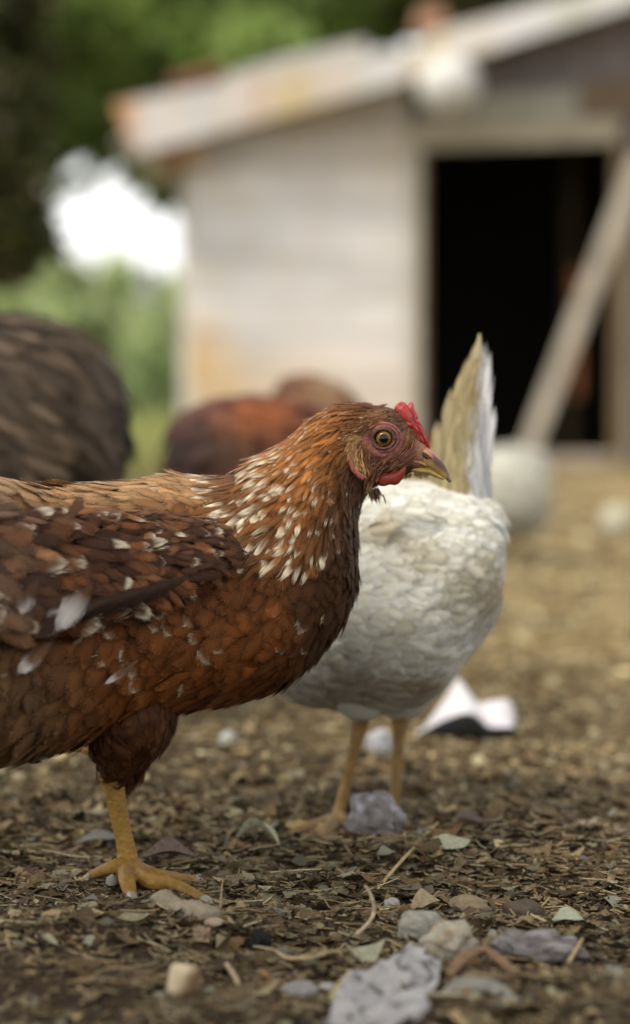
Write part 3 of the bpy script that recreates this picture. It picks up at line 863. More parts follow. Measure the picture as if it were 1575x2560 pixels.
LT = Loft([(262, 1946, 322, 1946, .009, 2.015), (250, 1926, 338, 1930, .018, 2.012), (234, 1885, 380, 1888, .030, 2.005), (222, 1840, 422, 1842, .040, 2.0), (240, 1780, 440, 1760, .045, 2.0), (280, 1700, 440, 1690, .03, 2.0)])
LF = Loft([(318, 1958, 356, 1945, .010, 2.11), (318, 1915, 385, 1900, .022, 2.11), (330, 1850, 432, 1835, .034, 2.11), (330, 1770, 450, 1765, .04, 2.10), (340, 1700, 440, 1690, .03, 2.10)])

FACE = [(902, 1098), (918, 1070), (946, 1058), (975, 1060), (1000, 1078), (1022, 1090), (1045, 1098), (1072, 1118), (1066, 1170), (1020, 1166), (985, 1172), (950, 1192), (925, 1200), (905, 1200), (880, 1160), (878, 1120)]
LBI = LB.inset(np.interp(np.arange(LB.n), [0, 9, 11, 13, 15, 19], [.005, .005, .0035, .0018, .0004, 0]))
bv, bf = join(LBI.mesh(280, 96), LT.inset(.004).mesh(40, 32), LF.inset(.004).mesh(40, 32))
bv, bf = weld("body", bv, bf, .0022, 2)
# eye socket and cheek folds
px_, py_ = PX(bv)
def ysurf(px, py, loft=LB, t0=12.0):
    tt, pp = np.meshgrid(np.linspace(t0, loft.n - 1.001, 220), np.linspace(.05, np.pi - .05, 120), indexing='ij')
    P = loft.P(tt, pp).reshape(-1, 3); a, b = PX(P)
    k = np.argmin((a - px) ** 2 + (b - py) ** 2)
    return float(P[k, 1])
face = inpoly(px_, py_, FACE)
r_eye = np.hypot((px_ - 958) / 1.12, py_ - 1096)
head = px_ > 870
nearside = np.sign(BY - bv[:, 1])
dd = (.0022 * np.exp(-((r_eye - 44) / 9) ** 2) - .0035 * np.exp(-(r_eye / 26) ** 2)) * head
bv[:, 1] -= nearside * dd * (np.abs(bv[:, 1] - BY) > .006)
wr = np.array([mnoise.noise(Vector((v[0] * 300, v[1] * 200, v[2] * 420))) + .6 * mnoise.noise(Vector(v) * 620) for v in bv[face]]) * .0009
bv[face, 1] -= nearside[face] * wr
skin = lerp([.155, .050, .030], [.085, .037, .015], np.clip((py_ - 1125) / 55, 0, 1)[:, None])
skin = lerp(skin, [.20, .064, .044], np.clip(1 - np.abs(r_eye - 38) / 14, 0, 1)[:, None])
skin = lerp(skin, [.36, .17, .09], np.clip((px_ - 1030) / 25, 0, 1)[:, None] * .8)
skin = skin * (.7 + .6 * np.array([mnoise.noise(Vector(v) * 160) * .5 + .5 for v in bv])[:, None])
under = np.tile(np.array([.05, .020, .008]), (len(bv), 1))
bc = np.where(face[:, None], skin, under)
obj("body", bv, bf, M_SKIN, brown, bc)

# --- plumage of the body
rb = np.random.default_rng(21)
CREAM = np.array([.60, .49, .34]); 
def body_spec(P, t, ph):
    n = len(P); a, b = PX(P)
    L = np.interp(t, [0, 1, 3, 5, 7, 8.5, 10, 11, 12, 13, 15, 19], [.06, .05, .038, .031, .027, .026, .021, .016, .0115, .0085, .0062, .004])
    back = ph < .75
    Wd = L * np.where(t > 11.5, .34, .72); Wd = np.where(back & (t < 9), L * .5, Wd)
    lance = np.where(t > 11.5, .8, np.where(back, .5, .08))
    lift = np.where(t > 11, .13, .15) + rb.normal(0, .04, n)
    R = np.interp(t, [0, 2, 4, 7, 9, 10, 11, 12, 13, 15, 19], [.014, .0125, .0105, .0080, .0070, .0056, .0042, .0031, .0025, .0020, .0015])
    base = np.tile(np.array([.138, .044, .0095]), (n, 1)); tip = np.tile(np.array([.185, .074, .022]), (n, 1))
    # neck front and crop are darker, mottled
    fr = np.clip((a - 690) / 120, 0, 1) * np.clip((b - 1180) / 120, 0, 1)
    base = lerp(base, [.042, .0165, .0045], fr[:, None]); tip = lerp(tip, [.062, .027, .008], fr[:, None])
    # throat
    th = ((t > 11.5) & (ph > 1.7))
    base[th] = [.065, .028, .010]; tip[th] = [.12, .056, .022]
    # orange sides of the neck and red-brown crown
    nk = (t > 9.5) & (ph < 1.75)
    base[nk] = [.19, .070, .017]; tip[nk] = [.26, .11, .032]
    cr = (t > 12.6) & (ph < 1.9)
    base[cr] = [.135, .050, .020]; tip[cr] = [.21, .095, .042]
    # belly and rear fluff, dull brown
    be = np.clip((1700 - (a - 0) * .4 - 1450) / 200, 0, 1) * 0 + np.clip((340 - a) / 200, 0, 1) * np.clip((b - 1540) / 120, 0, 1)
    base = lerp(base, [.115, .062, .026], be[:, None]); tip = lerp(tip, [.155, .09, .043], be[:, None])
    # golden back
    bk = np.clip((1300 - b) / 60, 0, 1) * (t < 9) 
    base = lerp(base, [.33, .180, .078], bk[:, None]); tip = lerp(tip, [.48, .32, .17], bk[:, None])
    rear = np.clip((120 - a) / 160, 0, 1) * bk
    base = lerp(base, [.30, .215, .12], rear[:, None]); tip = lerp(tip, [.40, .32, .20], rear[:, None])
    lum = rb.lognormal(0, .13, (n, 1)) * (.72 + .56 * vnoise(a / 45, b / 45, 8)[:, None]); base = base * lum; tip = tip * lum * rb.lognormal(0, .12, (n, 1))
    edge = np.full(n, .80)
    u = rb.random(n)
    pc = np.where(bk > .5, .16, np.where((a < 620) & (b > 1430), .09, .025))
    pc = np.where(t > 11.5, np.where(ph < 1.7, .25, .06), pc)
    cm = u < pc
    tip[cm] = CREAM * rb.uniform(.65, 1.05, (cm.sum(), 1)); edge[cm] = rb.uniform(.64, .80, cm.sum())
    return a, b, L, Wd, lance, lift, R, base, tip, edge

def place(L_, n, tmin, tmax, spec, rng, phi=(0, 2 * np.pi), mask=None, down=0.0, dens_far=.8, sink=.001, jit=.16, ruffle=.9):
    t, ph = L_.sample(n, rng, tmin, tmax, phi)
    P, d, nr = L_.frame(t, ph)
    a, b, L, Wd, lance, lift, R, base, tip, edge = spec(P, t, ph)
    if mask is not None:
        k = mask(a, b, t, ph); P, d, nr, t, ph, a, b, L, Wd, lance, lift, R, base, tip, edge = (q[k] for q in (P, d, nr, t, ph, a, b, L, Wd, lance, lift, R, base, tip, edge))
    far = nr[:, 1] > .25
    Rr = R * np.where(far, 1.5, 1.0)
    k = thin(P, Rr, rng.permutation(len(P)))
    P, d, nr, t, ph, a, b, L, Wd, lance, lift, base, tip, edge = (q[k] for q in (P, d, nr, t, ph, a, b, L, Wd, lance, lift, base, tip, edge))
    m = len(P)
    dn = down(a, b, t, ph) if callable(down) else np.full(m, down)
    # feathers ruffle in locks: neighbours turn and lift together
    sw = np.stack([vnoise(a / 55, b / 55, 61) - .5, 0 * a, vnoise(a / 55, b / 55, 62) - .5], -1) * ruffle
    d = d + sw + np.array([0, 0, -1.0]) * dn[:, None] + rng.normal(0, jit, (m, 3))
    lift = np.clip(lift + ruffle * .16 * (vnoise(a / 38, b / 38, 63) - .42), .02, np.where(nr[:, 2] > .6, .14, .26))
    L = L * np.clip(rng.lognormal(0, .22, m), .6, 1.6); Wd = Wd * np.clip(rng.lognormal(0, .2, m), .6, 1.6)
    dd_ = d - nr * np.sum(d * nr, -1, keepdims=True); dd_ /= np.linalg.norm(dd_, axis=-1, keepdims=True) + 1e-12
    # bend each feather with the body under it
    P2, _, n2 = L_.frame(np.maximum(t - .12, 0), ph); P3, _, n3 = L_.frame(t, ph + .06)
    k1 = np.sum((n2 - nr) * (P2 - P), -1) / (np.sum((P2 - P) ** 2, -1) + 1e-9); k2 = np.sum((n3 - nr) * (P3 - P), -1) / (np.sum((P3 - P) ** 2, -1) + 1e-9)
    e1 = (P2 - P) / (np.linalg.norm(P2 - P, axis=-1, keepdims=True) + 1e-9); c1 = np.sum(e1 * dd_, -1) ** 2
    kap = k1 * c1 + k2 * (1 - c1)
    curl = .03 + np.clip(kap * L * .5, -.1, .45)
    geo = feather_geo(P - nr * sink, d, nr, L, Wd, lift, lance, base, tip, edge, rng, curl)
    return geo, dict(P=P, n=nr, L=L, W=Wd, px=a, py=b, t=t, ph=ph)

EARB = [(868, 1125), (872, 1098), (884, 1086), (898, 1092), (905, 1110), (898, 1140), (905, 1190), (890, 1185), (874, 1155)]
bodymask = lambda a, b, t, ph: ~(inpoly(a, b, FACE) & (t > 11)) & ~((a > 1062)) & (t < 18.2)
geo, info = place(LB, 60000, .3, 18.2, body_spec, rb, mask=bodymask, down=lambda a, b, t, ph: np.where(t < 9, .35 * np.clip((b - 1350) / 200, 0, 1), .0))
# the largest feathers that face the camera are parts of their own; the fine plumage is one mass
vis = (info["n"][:, 1] < -.15) & (info["px"] > -60) & (info["t"] < 10)
score = info["L"] * info["W"] * vis
bigi = np.argsort(-score)[:150]
rest = np.setdiff1d(np.arange(len(score)), bigi)
tag(feathers_obj("body_plumage", geo, rest, M_FEATHER, brown), None, None, None, "stuff")
for i in bigi: feathers_obj("feather", geo, np.array([i]), M_FEATHER, brown)

# --- the hackle cape over neck and shoulders
def cape_spec(P, t, ph):
    n = len(P); a, b = PX(P)
    L = np.interp(t, [7, 8, 9, 10, 11, 12, 13, 14], [.036, .036, .034, .029, .023, .017, .012, .009]) * rb.uniform(.85, 1.1, n)
    Wd = L * np.interp(t, [8, 10, 13], [.235, .22, .21]); lance = np.ones(n)
    lift = np.full(n, .17) + rb.normal(0, .035, n)
    R = np.interp(t, [7, 9, 11, 13, 14], [.0046, .0040, .0033, .0025, .0021])
    base = lerp([.125, .048, .012], [.235, .086, .019], np.clip((t - 8.5) / 1.5, 0, 1)[:, None])
    base = lerp(base, [.145, .055, .019], np.clip((t - 12) / 1.2, 0, 1)[:, None])
    low = np.clip((ph - 1.15) / .5, 0, 1) * np.clip((t - 9) / 1, 0, 1)
    base = lerp(base, [.075, .031, .010], low[:, None])
    tip = base * 1.25
    edge = np.full(n, .8)
    pc = np.interp(t, [7, 9.6, 10.6, 12, 14], [.85, .76, .55, .42, .28]) * np.where(ph < 1.2, 1, np.where(ph < 1.7, .6, .25))
    cm = rb.random(n) < pc
    k = cm.sum()
    tip[cm] = np.array([.72, .60, .42]) * rb.uniform(.7, 1.1, (k, 1))
    edge[cm] = (np.interp(t, [7, 9, 10.5, 12], [.52, .57, .72, .80]) + rb.normal(0, .07, n))[cm]
    lum = rb.lognormal(0, .2, (n, 1))
    return a, b, L, Wd, lance, lift, R, base * lum, tip, edge
capemask = lambda a, b, t, ph: ~(inpoly(a, b, FACE) & (t > 11)) & (np.where(ph > np.pi, 2 * np.pi - ph, ph) < np.interp(t, [7.6, 8.6, 10, 14], [.95, 1.45, 1.85, 1.5])) & ~inpoly(a, b, EARB)
geo, info = place(LB, 60000, 7.7, 14.2, cape_spec, rb, mask=capemask, down=.12, sink=-.001)
vis = (info["n"][:, 1] < -.1); score = info["L"] * vis
bigi = np.argsort(-score)[:70]; rest = np.setdiff1d(np.arange(len(score)), bigi)
tag(feathers_obj("neck_hackle", geo, rest, M_FEATHER, brown), None, None, None, "stuff")
for i in bigi: feathers_obj("feather", geo, np.array([i]), M_FEATHER, brown)

# --- thighs
def thigh_spec(P, t, ph):
    n = len(P); a, b = PX(P)
    L = np.full(n, .020); base = np.tile(np.array([.060, .0215, .0072]), (n, 1)) * rb.lognormal(0, .2, (n, 1))
    return a, b, L, L * .6, np.full(n, .3), np.full(n, .16), np.full(n, .0062), base, base * 1.4, np.full(n, .8)
for lf in (LT, LF):
    geo, info = place(lf, 8000, .15, lf.n - 1.6, thigh_spec, rb, jit=.3)
    tag(feathers_obj("thigh_plumage", geo, np.arange(len(info["L"])), M_FEATHER, brown), None, None, None, "stuff")

# --- folded wing
SW = [(600, 1360, 590, 1385, .006, 1.962, 1.948), (540, 1300, 535, 1440, .016, 1.972, 1.930), (410, 1280, 395, 1520, .022, 1.952, 1.910), (250, 1272, 225, 1565, .024, 1.922, 1.878), (80, 1275, 45, 1590, .024, 1.882, 1.828),
      (-120, 1290, -150, 1600, .020, 1.83, 1.78), (-330, 1340, -330, 1560, .010, 1.79, 1.765)]
LW = Loft(SW)
V, Fs = LW.inset(.004).mesh(80, 40); V[:, 1] += .004
wing = obj("wing", V, Fs, M_FEATHER, brown, np.array([.04, .017, .009]), np.zeros((len(V), 3)))
def wing_spec(P, t, ph):
    n = len(P); a, b = PX(P)
    L = np.interp(t, [0, 1, 2, 3, 4, 6], [.013, .018, .021, .025, .032, .05]) * np.interp(b, [1230, 1400, 1580], [.85, 1, 1.25])
    Wd = L * rb.uniform(.38, .62, n); lance = rb.uniform(.1, .7, n)
    lift = np.full(n, .17) + rb.normal(0, .08, n); R = L * .27
    base = np.tile(np.array([.040, .0150, .0056]), (n, 1))
    u = rb.random(n)
    base[u < .38] = [.098, .034, .0105]; base[u < .12] = [.14, .062, .024]
    up = np.clip((1305 - b) / 60, 0, 1)[:, None]
    base = lerp(base, [.165, .072, .028], up * .85)
    base = lerp(base, [.10, .055, .029], np.clip((60 - a) / 120, 0, 1)[:, None] * .8)
    base = base * rb.lognormal(0, .25, (n, 1))
    tip = base * 1.35 + .006; edge = np.full(n, .80)
    cm = rb.random(n) < np.where(b < 1420, .22, .26)
    tip[cm] = np.array([.62, .52, .38]) * rb.uniform(.6, 1.1, (cm.sum(), 1)); edge[cm] = rb.uniform(.60, .80, cm.sum())
    return a, b, L, Wd, lance, lift, R, base, tip, edge
geo, info = place(LW, 9000, .05, 5.8, wing_spec, rb, mask=lambda a, b, t, ph: ph < np.pi, down=lambda a, b, t, ph: np.interp(t, [0, 2, 4, 6], [.75, .65, .35, .1]), jit=.24)
vis = (info["px"] > -70); score = info["L"] * info["W"] * vis
bigi = np.argsort(-score)[:75]; rest = np.setdiff1d(np.arange(len(score)), bigi)
tag(feathers_obj("wing_plumage", geo, rest, M_FEATHER, wing), None, None, None, "stuff")
for i in bigi: feathers_obj("wing_feather", geo, np.array([i]), M_FEATHER, wing)
def single(name, p0, p1, Y0, Y1, wpx, base, tip, edge, parent, lance=.3, mat=None, label=None, nrm=(0, -1, .25), lift=.06, barb=.5):
    a, b = W(p0[0], p0[1], Y0), W(p1[0], p1[1], Y1)
    L = np.linalg.norm(b - a); n_ = np.array(nrm, float); n_ /= np.linalg.norm(n_)
    geo = feather_geo(a[None], ((b - a) / L)[None], n_[None], np.array([L]), np.array([wpx / F * Y0]), np.array([lift]), np.array([lance]), np.array([base], float), np.array([tip], float), np.array([edge]), rb, np.array([.02]), barb)
    o = feathers_obj(name, geo, np.array([0]), mat or M_FEATHER, parent)
    if label: o["label"] = label
    return o
WH = [.52, .48, .44]
single("wing_feather", (216, 1478), (62, 1594), 1.842, 1.826, 72, [.10, .05, .025], WH, .18, wing, .35, M_WHITEF, "large white wing feather")
single("wing_feather", (228, 1462), (138, 1580), 1.840, 1.826, 62, [.10, .05, .025], WH, .26, wing, .25, M_WHITEF, "white wing feather with a split vane")
single("wing_feather", (95, 1450), (38, 1535), 1.824, 1.808, 50, [.09, .05, .03], WH, .45, wing, .2, M_WHITEF, "pale tipped covert")
single("feather", (130, 1600), (40, 1680), 1.846, 1.830, 48, [.14, .07, .035], WH, .55, brown, .2, None, "pale tipped flank feather")
single("feather", (345, 1650), (262, 1715), 1.902, 1.890, 22, [.12, .06, .03], WH, .55, brown, .5, None, "thin flank feather with a white streak")
for q in range(7):   # long secondaries along the lower edge of the folded wing
    single("wing_feather", (470 - q * 34, 1440 + q * 10), (215 - q * 44, 1556 + q * 7), 1.898 - q * .010, 1.884 - q * .017, 54, [.030, .0125, .006], [.085, .045, .022], .86, wing, .2)
for q in range(9):   # primaries and tail beyond the frame
    single("wing_feather", (-180 + q * 6, 1330 + q * 26), (-560 + q * 18, 1400 + q * 18), 1.79, 1.74, 62, [.12, .05, .025], [.3, .17, .09], .85, wing, .3)
for q in range(10):
    single("tail_feather", (-380, 1270 + q * 6), (-640 + q * 12, 900 + q * 34), 1.84 + (q - 5) * .006, 1.78 + (q - 5) * .016, 85, [.10, .045, .025], [.25, .14, .08], .85, brown, .25, nrm=(.1, -1, .1))

# --- face: eyes, lids, comb, wattles, lobes, beak
def mirror(V): V = V.copy(); V[:, 1] = 2 * BY - V[:, 1]; return V
def flipf(Fs): return [np.asarray(f)[:, ::-1] if isinstance(f, np.ndarray) else [t[::-1] for t in f] for f in Fs]
ye = ysurf(958, 1096)
eyeR = 23 / F * BY
ec = W(959, 1096, ye + eyeR * .50)
V, Fs = sphere((0, 0, 0), eyeR, 64, 48)
V = V[:, [0, 2, 1]]                     # poles face the camera so the iris rings are smooth
fwd = -V[:, 1] / eyeR; rad = np.hypot(V[:, 0], V[:, 2]) / eyeR
ec_col = np.where((rad < .46)[:, None], [.003, .003, .003], np.where((rad < .80)[:, None], lerp([.135, .068, .013], [.19, .10, .022], np.clip((rad - .50) / .30, 0, 1)[:, None]), [.02, .012, .007]))
for sgn in (0, 1):
    Vv = V + ec
    o = obj("eye", mirror(Vv) if sgn else Vv, flipf(Fs) if not sgn else Fs, M_EYE, brown, ec_col)
for r, w_, cc, dz in ((25.5, 4.6, [.09, .035, .020], .0), (32, 4.2, [.19, .064, .044], .0012), (39, 4.4, [.22, .070, .052], .0026)):
    ang = np.linspace(0, 2 * np.pi, 40, endpoint=False)
    pts = []
    for a in ang:
        ex = 958 + r * 1.08 * math.cos(a) + (2 if r > 30 else 0); ey = 1097 + r * .98 * math.sin(a)
        pts.append(W(ex, ey, ye - .0012 + dz + .0016 * (math.cos(a) ** 2) + .0005 * math.sin(3 * a)))
    pts = np.array(pts + [pts[0]])
    V, Fs = tube(pts, np.full(41, w_ / F * BY) * (1 + .12 * np.sin(np.linspace(0, 20, 41))), 10, False)
    for sgn in (0, 1): obj("eyelid", mirror(V) if sgn else V, Fs, M_SKIN, brown, np.array(cc))
comb1 = [(986, 1024), (994, 1009), (1004, 1004), (1014, 1007), (1019, 1013), (1024, 1006), (1032, 1007), (1036, 1022), (1043, 1034), (1046, 1050), (1054, 1062), (1060, 1078), (1062, 1090), (1069, 1104), (1075, 1119), (1064, 1122), (1046, 1098), (1026, 1076), (1008, 1052)]
comb2 = [(992, 1030), (1000, 1016), (1012, 1016), (1022, 1022), (1030, 1036), (1034, 1050), (1040, 1062), (1046, 1078), (1056, 1094), (1060, 1108), (1046, 1104), (1024, 1078), (1006, 1054)]
gs = []
for pl_, dy, th in ((comb1, 0, .0042), (comb2, -.0055, .0035), (comb2, .0055, .0035)):
    V, Fs = pillow(poly_smooth(pl_, 72), BY + dy, th)
    gs.append((V, Fs))
V, Fs = join(*gs)
V = V + np.array([[0, mnoise.noise(Vector(v) * 330) * .0018, 0] for v in V])
obj("comb", V, Fs, M_COMB, brown, np.array([.30, .018, .014]) * np.array([.5 + 1.0 * (mnoise.noise(Vector(v) * 200) * .5 + .5) for v in V])[:, None])
wat = [(940, 1196), (955, 1186), (975, 1182), (998, 1174), (1012, 1166), (1015, 1176), (1008, 1194), (998, 1208), (988, 1213), (975, 1212), (958, 1216), (946, 1212)]
V, Fs = pillow(poly_smooth(wat, 48), ysurf(975, 1180) + .002, .0036)
for sgn in (0, 1): obj("wattle", mirror(V) if sgn else V, Fs, M_COMB, brown, np.array([.23, .026, .014]))
lobe = [(864, 1128), (870, 1132), (876, 1150), (888, 1172), (900, 1184), (910, 1190), (908, 1200), (896, 1196), (880, 1180), (868, 1158)]
V, Fs = pillow(poly_smooth(lobe, 48), ysurf(885, 1165) - .003, .0026)
for sgn in (0, 1): obj("ear_lobe", mirror(V) if sgn else V, Fs, M_COMB, brown, np.array([.36, .10, .085]))
# beak: upper and lower mandibles
UP = [(1016, 1120, 985, 1160, .0100, BY), (1050, 1110, 1018, 1164, .0092, BY), (1076, 1124, 1050, 1166, .0080, BY), (1092, 1140, 1076, 1171, .0064, BY), (1106, 1153, 1096, 1184, .0048, BY), (1117, 1170, 1110, 1196, .0032, BY), (1124, 1186, 1119, 1202, .0018, BY), (1124, 1198, 1121, 1204, .0008, BY)]
V, Fs = Loft(UP).mesh(60, 32)
a, b = PX(V)
cu = lerp([.44, .30, .10], [.36, .15, .085], np.clip((1150 - b + (a - 1050) * .35) / 16, 0, 1)[:, None])
stn = np.clip((a - 1074) / 14, 0, 1) * np.clip(1.15 - np.abs(b - 1148 - (a - 1085) * .75) / 17, 0, 1)
cu = lerp(cu, [.085, .032, .030], np.clip(stn * 1.3, 0, 1)[:, None])
cu = lerp(cu, [.16, .10, .06], np.clip((a - 1112) / 8, 0, 1)[:, None] * .8)
cu = lerp(cu, [.40, .20, .10], np.clip((1030 - a) / 30, 0, 1)[:, None])
obj("upper_beak", V, Fs, M_BEAK, brown, cu)
LO = [(988, 1160, 1000, 1172, .0090, BY), (1018, 1163, 1018, 1178, .0080, BY), (1048, 1166, 1046, 1184, .0068, BY), (1074, 1171, 1072, 1188, .0052, BY), (1096, 1184, 1094, 1196, .0034, BY), (1110, 1194, 1109, 1201, .0018, BY)]
V, Fs = Loft(LO).mesh(40, 24)
obj("lower_beak", V, Fs, M_BEAK, brown, np.array([.40, .27, .075]))
V, Fs = stube([W(980, 1157, BY - .0135), W(998, 1151, BY - .0128), W(1022, 1150, BY - .0112), (W(1046, 1155, BY - .0092)), W(1066, 1164, BY - .0070)], [.0012, .0019, .0017, .0013, .0006], 18, 8)
for sgn in (0, 1): obj("mouth_corner", mirror(V) if sgn else V, Fs, M_BEAK, brown, np.array([.46, .25, .11]))
V, Fs = pillow(poly_smooth([(1051, 1130), (1058, 1132), (1068, 1142), (1072, 1148), (1064, 1146), (1055, 1139)], 24), BY - .0086, .0012)
for sgn in (0, 1): obj("nostril", mirror(V) if sgn else V, Fs, M_BEAK, brown, np.array([.03, .012, .010]))
V, Fs = pillow(poly_smooth([(1056, 1126), (1068, 1128), (1080, 1140), (1081, 1148), (1072, 1142), (1062, 1134)], 24), BY - .0078, .0022)
for sgn in (0, 1): obj("nostril_flap", mirror(V) if sgn else V, Fs, M_SKIN, brown, np.array([.40, .20, .11]))
# dirt crumbs stuck on the beak tip
cr = [sphere(W(1122 + rb.normal(0, 3.5), 1199 + rb.normal(0, 2.5), BY - .001), rb.uniform(.0006, .0013), 8, 6) for _ in range(7)]
V, Fs = join(*cr); obj("beak_dirt", V, Fs, M_LITTER, brown, np.array([.11, .075, .045]), smooth=False)
# ear tuft, brow and throat bristles
def bristles(name, pts, dirs, L, Wd, cols, n, spread, parent, off=-.0028, tipmul=1.6):
    P, D, Nn, C = [], [], [], []
    for q in range(n):
        f = rb.random() * (len(pts) - 1); i = int(f); f -= i
        p = lerp(pts[i], pts[min(i + 1, len(pts) - 1)], f) + rb.normal(0, spread, 2); dd_ = lerp(dirs[i], dirs[min(i + 1, len(dirs) - 1)], f) + rb.normal(0, .18, 2)
        P.append(W(p[0], p[1], ysurf(p[0], p[1]) + off)); D.append([dd_[0], -.12, -dd_[1]]); C.append(np.array(cols[rb.integers(0, len(cols))]) * rb.uniform(.7, 1.2))
    P, D, C = np.array(P), np.array(D, float), np.array(C); D /= np.linalg.norm(D, axis=1, keepdims=True)
    Nn = np.tile([0, -1.0, .15], (n, 1))
    geo = feather_geo(P, D, Nn, L * rb.uniform(.7, 1.2, n), Wd * rb.uniform(.8, 1.2, n), np.full(n, .18), np.ones(n), C, C * tipmul, np.full(n, .6), rb, np.full(n, .08))
    return tag(feathers_obj(name, geo, np.arange(n), M_FEATHER, parent), None, None, None, "stuff")
bristles("ear_tuft", [(896, 1092), (886, 1100), (880, 1116), (890, 1140), (900, 1160)], [(-.7, .3), (-.7, .6), (-.3, 1), (.1, 1), (.3, 1)], .0085, .0016, [(.30, .17, .06), (.24, .12, .04), (.36, .22, .09)], 190, 7, brown)
bristles("ear_tuft", [(905, 1110), (912, 1140), (918, 1168), (930, 1185)], [(-.4, .6), (-.3, .9), (-.2, 1), (-.4, .9)], .008, .0012, [(.20, .085, .035), (.15, .06, .025)], 110, 8, brown, -.0022)
bristles("brow_bristles", [(1000, 1040), (1012, 1062), (1026, 1084), (1036, 1100)], [(-.9, -.25), (-.75, .5), (-.6, .75), (-.4, .9)], .0085, .0008, [(.08, .03, .015), (.14, .055, .025), (.30, .15, .07)], 120, 6, brown)
bristles("brow_bristles", [(976, 1034), (958, 1040), (930, 1048), (905, 1062)], [(-.9, .45), (-.95, .3), (-.9, .45), (-.8, .6)], .011, .0022, [(.16, .06, .024), (.10, .04, .018), (.28, .14, .065)], 170, 8, brown)
bristles("throat_bristles", [(918, 1206), (932, 1222), (944, 1228)], [(-.1, 1), (.0, 1), (.2, 1)], .0085, .0013, [(.13, .07, .03), (.20, .12, .06), (.08, .04, .016)], 80, 6, brown)
bristles("throat_bristles", [(1000, 1192), (1020, 1186), (1044, 1182), (1066, 1182)], [(-.8, .5), (-.6, .7), (-.4, .8), (.4, .9)], .005, .0007, [(.20, .12, .05), (.12, .07, .03)], 60, 2, brown, .004)
bristles("cheek_bristles", [(990, 1085), (1010, 1110), (1000, 1140), (960, 1160), (930, 1170)], [(-.8, .5)] * 5,   .0055, .0006, [(.22, .09, .05), (.13, .05, .025), (.28, .14, .08)], 260, 16, brown, -.0015)

# --- the standing leg and the tucked one
def leg(parent, hock, ankle, Yh, Ya, rads, toes, claws, col, voxel=.0012, colc=(.24, .21, .165)):
    pts = [W(hock[0], hock[1], Yh), W((hock[0] + ankle[0]) / 2, (hock[1] + ankle[1]) / 2, (Yh + Ya) / 2), W(ankle[0], ankle[1], Ya)]
    gs = [stube(pts, rads, 30, 16)]
    gs.append(sphere(W(ankle[0], ankle[1] + 4, Ya), rads[-1] * 1.12, 16, 12))
    for tp, tr in toes: gs.append(stube(tp, tr, 22, 12))
    V, Fs = join(*gs)
    V, Fs = weld("leg", V, Fs, voxel, 2)
    zz = V[:, 2]; nz = np.array([mnoise.noise(Vector(v) * 130) for v in V])
    c = np.array(col)[None] * (1 + .22 * nz[:, None])
    c = c * (1 - .16 * np.clip(np.sin(zz * 2 * np.pi / .0042 + V[:, 0] * 300) * 2 - .8, 0, 1))[:, None]
    dirt = np.clip((.022 - zz) / .02, 0, 1) * np.clip(nz * 1.5 + .5, 0, 1)
    c = lerp(c, np.array([.16, .10, .055]), (dirt * .55)[:, None])
    o = obj("leg", V, Fs, M_LEG, parent, c)
    for cp, cr_ in claws:
        V, Fs = stube(cp, cr_, 12, 10); obj("claw", V, Fs, M_BEAK, o, np.array(colc))
    return o
def g3(px, py, h): p = G(px, py); p = p.copy(); s = (CAMH - h) / CAMH; return np.array([p[0] * s, p[1] * s, h])
toes = [([W(330, 2172, 2.015), g3(372, 2200, .017), g3(430, 2214, .012), g3(480, 2236, .0085), g3(520, 2258, .006)], [.0092, .0078, .0066, .0058, .0040]),
        ([W(318, 2176, 2.01), g3(318, 2200, .017), g3(324, 2226, .012), g3(331, 2250, .007)], [.0086, .0072, .0060, .0042]),
        ([W(335, 2170, 2.03), g3(384, 2188, .016), g3(440, 2196, .009), g3(494, 2200, .006)], [.0082, .0062, .0054, .0034]),
        ([W(312, 2160, 2.03), g3(284, 2168, .019), g3(250, 2180, .010), g3(218, 2192, .005)], [.0080, .0062, .0050, .0034])]
claws = [([g3(512, 2250, .0085), g3(530, 2262, .0075), g3(546, 2284, .001)], [.0046, .0036, .0008]), ([g3(329, 2240, .010), g3(332, 2256, .0075), g3(323, 2276, .001)], [.0046, .0038, .0009]),
         ([g3(488, 2198, .007), g3(506, 2204, .005), g3(516, 2212, .001)], [.0032, .0024, .0006]), ([g3(224, 2190, .006), g3(212, 2196, .004), g3(204, 2202, .001)], [.003, .0022, .0006])]
leg(brown, (278, 1940), (323, 2158), 2.02, 2.02, [.0105, .0084, .0076, .0090], toes, claws, (.235, .128, .026))
fk = lambda px, py, Y=2.11: W(px, py, Y)
leg(brown, (338, 1935), (225, 1862), 2.11, 2.11, [.0085, .007, .0075], [([fk(225, 1862), fk(180, 1868), fk(130, 1880)], [.007, .005, .003]), ([fk(225, 1862), fk(185, 1840), fk(140, 1845)], [.007, .005, .003]), ([fk(225, 1862), fk(235, 1835), fk(220, 1815)], [.006, .004, .003])], [([fk(133, 1879), fk(118, 1890), fk(112, 1900)], [.003, .002, .0006])], (.36, .21, .055))

